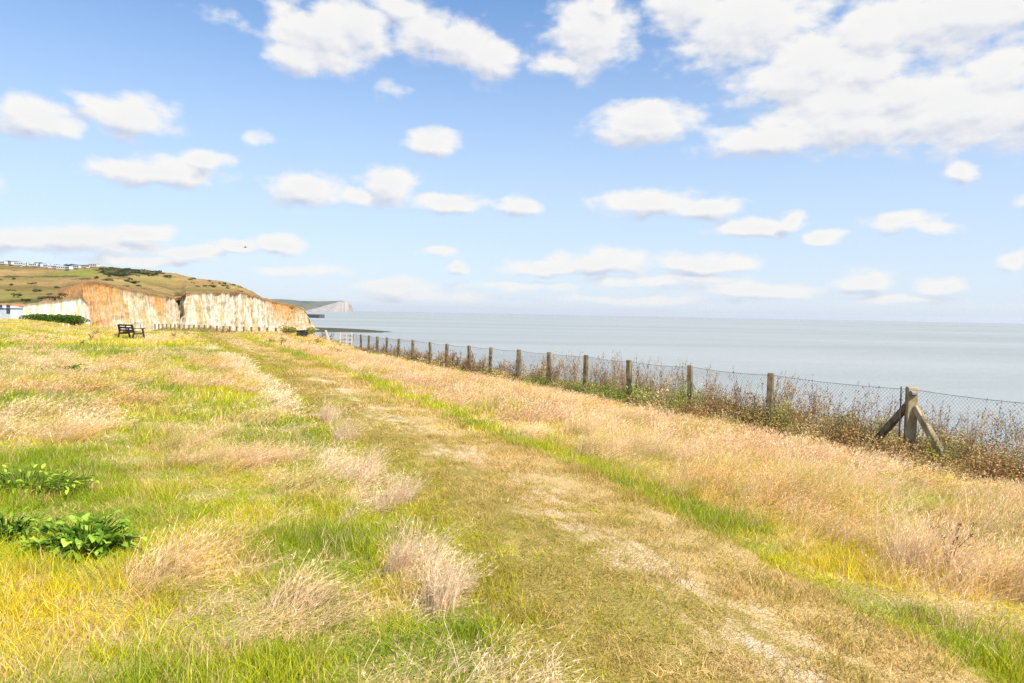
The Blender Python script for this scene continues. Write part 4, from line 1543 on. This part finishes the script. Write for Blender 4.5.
def build_brambles():
    u, x, y, o = fence_band(6200, -1.0, 2.3)
    n = len(u)
    ustart = ln_[len(ext)]
    # height of the growth along the fence (metres beyond the corner post)
    hh = np.interp(u - ustart, [-6, -1, 0, 3, 6, 10, 14, 20, 30, 42, 50, 120], [1.35, 1.3, 1.25, 1.5, 1.45, 1.15, .95, .85, .8, .75, 1.1, 1.0])
    hh = hh * rng.uniform(.6, 1.15, n) * np.clip(.95 + .80 * o, .22, 1.0)
    hh = hh * (.7 + .6 * fbm(u / 1.1, o, 95, 3))
    far = np.hypot(x, y) > 26
    keep = rng.uniform(0, 1, n) < np.where(far, .75, .95)
    z = height(x, y)
    q = rng.uniform(0, 1, n)
    pat = fbm(u / 1.4, o / 1.0, 97, 3)
    col = np.where((pat > .56)[:, None], np.array((0.27, 0.34, 0.045))[None, :], np.array((0.40, 0.30, 0.10))[None, :])
    col = np.where((q < .24)[:, None], np.array((0.34, 0.165, 0.075))[None, :], col)
    col = np.where((q > .88)[:, None], np.array((0.56, 0.43, 0.22))[None, :], col)
    col = np.where(((q > .74) & (q < .80) & (pat > .48))[:, None], np.array((0.36, 0.48, 0.06))[None, :], col)
    col = col * rng.uniform(.75, 1.3, (n, 1))
    idx = np.where(far, 4 + rng.integers(0, 3, n), rng.integers(0, 4, n))
    ws = rng.uniform(.75, 1.2, n)
    P_ = np.stack([x, y, z], 1)[keep]
    scatter_object('brambles', bram_c, P_, np.stack([rng.normal(0, .12, n), rng.normal(0, .12, n), rng.uniform(0, 6.28, n)], 1)[keep], np.stack([ws, ws, hh], 1)[keep], idx[keep], col[keep],
                   'tangled brown and green brambles growing through the fence', 'brambles')
    # tall dead stalks
    u, x, y, o = fence_band(1500, .05, 1.9)
    mx, my = ring(13, 45, .05)
    mk = keep_land(mx, my) & (np.abs(st(mx, my)[0] - 2.7) > 1.6)
    mx, my = mx[mk], my[mk]
    n = len(u)
    m_ = u - ustart
    dens = np.interp(m_, [-8, 0, 6, 10, 16, 30, 44, 60, 120], [.75, .6, .85, .85, .5, .4, .25, .2, .1])
    dens = dens * np.clip(fbm(u / 1.3, o * 0, 99, 3) * 3.2 - .9, .1, 1.4)
    keep = rng.uniform(0, 1, n) < dens
    hs = np.interp(m_, [-8, 0, 5, 9, 14, 30, 60], [1.15, 1.15, 1.3, 1.4, 1.15, .9, .9]) * rng.uniform(.65, 1.15, n)
    far = np.hypot(x, y) > 24
    idx = np.where(far, 4 + rng.integers(0, 3, n), rng.integers(0, 4, n))
    col = np.where((rng.uniform(0, 1, n) < .5)[:, None], np.array((0.30, 0.175, 0.085))[None, :], np.array((0.46, 0.32, 0.16))[None, :]) * rng.uniform(.7, 1.3, (n, 1))
    nm = len(mx)
    x = np.concatenate([x[keep], mx]); y = np.concatenate([y[keep], my])
    hs = np.concatenate([hs[keep], rng.uniform(.25, .5, nm)]); col = np.concatenate([col[keep], np.tile(np.array((0.24, 0.12, 0.06)), (nm, 1))])
    idx = np.concatenate([idx[keep], np.where(np.hypot(mx, my) > 24, 5, 1)])
    n = len(x); keep = np.ones(n, bool)
    P_ = np.stack([x, y, height(x, y)], 1)[keep]
    scatter_object('dead_stalks', stalk_c, P_, np.stack([rng.normal(0, .08, n), rng.normal(0, .08, n), rng.normal(0, 1.0, n)], 1)[keep], np.stack([np.ones(n), np.ones(n), hs], 1)[keep], idx[keep], col[keep],
                   'tall dead brown stalks with seed heads standing above the brambles', 'stalks')


build_brambles()

# ------------------------------------------------------------------ single tufts along the path edge
TUFT_MAT = leaf_mat('pale_dry_tuft', .45, .25, False, (0.84, 0.61, 0.39), (0.92, 0.73, 0.52))
TUFTS = [(414, 568, .31, 'pale dry grass tuft at the left path edge, second nearest of the row'), (447, 604, .27, 'nearest pale dry grass tuft of the row at the left path edge'),
         (394, 507, .27, 'small pale grass tuft at the left path edge, third nearest'), (369, 482, .30, 'pale grass tuft at the left path edge, fourth nearest of the row'),
         (343, 445, .32, 'wide pale grass tuft at the left path edge, fifth nearest'), (328, 424, .30, 'pale grass tuft where the row at the path edge thins out'),
         (541, 690, .16, 'thin pale tuft standing alone in the path at the bottom of the photo')]
for i, (px, py, hh, lab) in enumerate(TUFTS):
    q = ground_px(px, py)
    r = np.random.default_rng(900 + i)
    nb_ = 420 if i != 6 else 40
    rad_ = .13 if i != 6 else .06
    lob_ = r.normal(0, 1, (5, 2)) * np.array([.07, .15]) * (1 if i != 6 else .3)
    wh = r.choice(5, nb_, p=[.38, .24, .18, .12, .08])
    ro = np.concatenate([lob_[wh] + r.normal(0, .035, (nb_, 2)), np.full((nb_, 1), -.01)], 1)
    hs_l = np.array([1.1, .85, .7, .55, .45])[wh]
    v, f, rn, tips, mids = blades(r, nb_, rad_, (hh * .5, hh * 1.2), (.0018, .0035), (.35, .05), .38, 4, 1.8, .4, roots=ro)
    v[:, 2] *= np.repeat(hs_l, len(v) // nb_); tips[:, 2] *= hs_l; mids[:, 2] *= hs_l
    k = np.repeat(np.arange(nb_), 2)
    b = mids[k] + (tips[k] - mids[k]) * r.uniform(0, 1, len(k))[:, None]
    s_ = slivers(r, b, (tips[k] - mids[k]) / .1 + r.normal(0, .4, (len(k), 3)), .04, .0035)
    v, f, rn = join([(v, f, rn), s_])
    o = obj('grass_tuft', v, f, TUFT_MAT, None, {'rnd': rn})
    o.location = (q[0], q[1], q[2]); o.rotation_euler = (0, 0, random.uniform(-.6, .6))
    tag(o, lab, 'grass tuft', 'pale dry tufts along the path edge')

# ------------------------------------------------------------------ broad-leaved plants
def leafy_plant(px, py, n, spread, length, hgt, seed, label, mat, wr=.34):
    q = ground_px(px, py)
    r = np.random.default_rng(seed)
    root = empty('leafy_plant', (q[0], q[1], q[2]))
    vs = []; fs = []; rn = []
    sm = MB()
    for i in range(n):
        a = r.uniform(0, 2 * math.pi); rad_ = spread * math.sqrt(r.uniform(0, 1))
        base = np.array([rad_ * .45 * math.cos(a), rad_ * .45 * math.sin(a) * .6, 0])
        lob = .55 + .45 * math.sin(3 * a + seed) * math.cos(1.7 * a + 2 * seed)
        rad_ *= .6 + .5 * lob
        tip_h = hgt * r.uniform(.15, 1.05) * (.45 + .6 * lob) * (1 - .45 * (rad_ / spread) ** 2)
        hub = np.array([rad_ * math.cos(a), rad_ * math.sin(a) * .6, tip_h])
        sm.wire([base, (base + hub) / 2 + np.array([0, 0, .05]), hub], [.006, .004, .003], 4)
        L = length * r.uniform(.65, 1.25); Wd = L * wr * r.uniform(.8, 1.2)
        az_ = a + r.normal(0, .7)
        el0 = r.uniform(-.1, 1.35)
        dirh = np.array([math.cos(az_), math.sin(az_), 0]); side = np.array([-math.sin(az_), math.cos(az_), 0])
        b0 = len(vs); m_ = 7
        p = hub.copy(); roll = r.normal(0, .35)
        for j in range(m_):
            t = j / (m_ - 1)
            el_ = el0 - 1.1 * t
            wdt = Wd * (math.sin(math.pi * (t ** .75)) ** .8 if 0 < t < 1 else .03)
            wav = .12 * Wd * math.sin(j * 2.4 + i)
            nrm = np.array([0, 0, 1.0])
            sd_ = side * math.cos(roll) + nrm * math.sin(roll)
            vs += [p - sd_ * wdt + nrm * (wdt * .28 + wav), p.copy(), p + sd_ * wdt + nrm * (wdt * .28 - wav)]
            p = p + (dirh * math.cos(el_) + nrm * math.sin(el_)) * L / (m_ - 1)
        for j in range(m_ - 1):
            k = b0 + 3 * j
            fs += [(k, k + 1, k + 4, k + 3), (k + 1, k + 2, k + 5, k + 4)]
        rn += [r.uniform(0, 1)] * (3 * m_)
    obj('leaves', vs, fs, mat, root, {'rnd': rn}, smooth=True)
    sm.build('stems', mat, root)
    tag(root, label, 'plant', 'green leafy plants in the meadow')


leafy_plant(86, 554, 190, .38, .072, .30, 950, 'bright green broad-leaved plant in the left meadow, nearest of the leafy clumps', LEAF_BROAD, .34)
leafy_plant(26, 494, 280, .66, .064, .26, 951, 'wide lime green leafy clump with slender leaves near the left edge', LEAF_LIME, .20)
leafy_plant(6, 540, 120, .32, .065, .26, 952, 'slender-leaved green clump at the left edge beside the broad-leaved plant', LEAF_BROAD, .17)
leafy_plant(64, 372, 90, .7, .12, .16, 953, 'small dark green leafy clump in the straw band of the left meadow', LEAF_HEDGE, .2)

# dead thistle in the right grass
q = ground_px(948, 573)
r = np.random.default_rng(960)
m = MB()
tipsl = []
for i in range(11):
    a = r.uniform(0, 6.28); k = r.uniform(.05, .24)
    hgt = r.uniform(.14, .34)
    p1 = np.array([k * math.cos(a), k * math.sin(a), hgt])
    m.wire([(0, 0, -.02), p1 * np.array([.3, .3, .55]), p1], [.004, .003, .002], 4)
    tipsl.append(p1)
root = empty('dead_thistle', q)
brown = simple_mat('dead_brown_stem', (0.13, 0.055, 0.03), (0.24, 0.12, 0.06), 20, .9, .1, .2)
m.build('stems', brown, root)
for tp in tipsl:
    tp = np.repeat(tp[None], 16, 0)
    v, f, rn = slivers(r, tp, r.normal(0, 1, tp.shape) + np.array([0, 0, .4]), .022, .008)
    obj('seed_head', v, f, brown, root)
tag(root, 'dark reddish-brown dead thistle standing in the straw grass right of the path', 'plant')

# ------------------------------------------------------------------ haze
HZ = 30000.0
hzv = [(-HZ, -HZ, SEA - 4), (HZ, -HZ, SEA - 4), (HZ, HZ, SEA - 4), (-HZ, HZ, SEA - 4), (-HZ, -HZ, 190), (HZ, -HZ, 190), (HZ, HZ, 190), (-HZ, HZ, 190)]
hzf = [(3, 2, 1, 0), (4, 5, 6, 7), (0, 1, 5, 4), (1, 2, 6, 5), (2, 3, 7, 6), (3, 0, 4, 7)]
hm, hnt, hout = new_mat('haze_air')
pv = hnt.nodes.new('ShaderNodeVolumePrincipled')
pv.inputs['Color'].default_value = (0.88, 0.93, 1.0, 1)
pv.inputs['Density'].default_value = 0.000026
pv.inputs['Anisotropy'].default_value = 0.2
hnt.links.new(pv.outputs[0], hout.inputs['Volume'])
USE_HAZE = True
if USE_HAZE:
    tag(obj('haze', hzv, hzf, hm), 'thin pale sea haze over the whole view', 'haze', kind='stuff')

# ------------------------------------------------------------------ render settings
cy = scene.cycles
cy.max_bounces = 5
cy.diffuse_bounces = 2
cy.glossy_bounces = 2
cy.transmission_bounces = 2
cy.transparent_max_bounces = 4
cy.volume_bounces = 0
cy.use_denoising = True
cy.denoiser = 'OPENIMAGEDENOISE'
cy.denoising_input_passes = 'RGB_ALBEDO_NORMAL'
cy.denoising_prefilter = 'NONE'
cy.use_adaptive_sampling = True
cy.adaptive_threshold = 0.015
cy.caustics_reflective = False
cy.caustics_refractive = False
vs_ = scene.view_settings
vs_.view_transform = 'Standard'
vs_.look = 'None'
vs_.gamma = 1.0
vs_.exposure = EXPOSURE
vs_.use_curve_mapping = False
print('clumps', nG, nS)
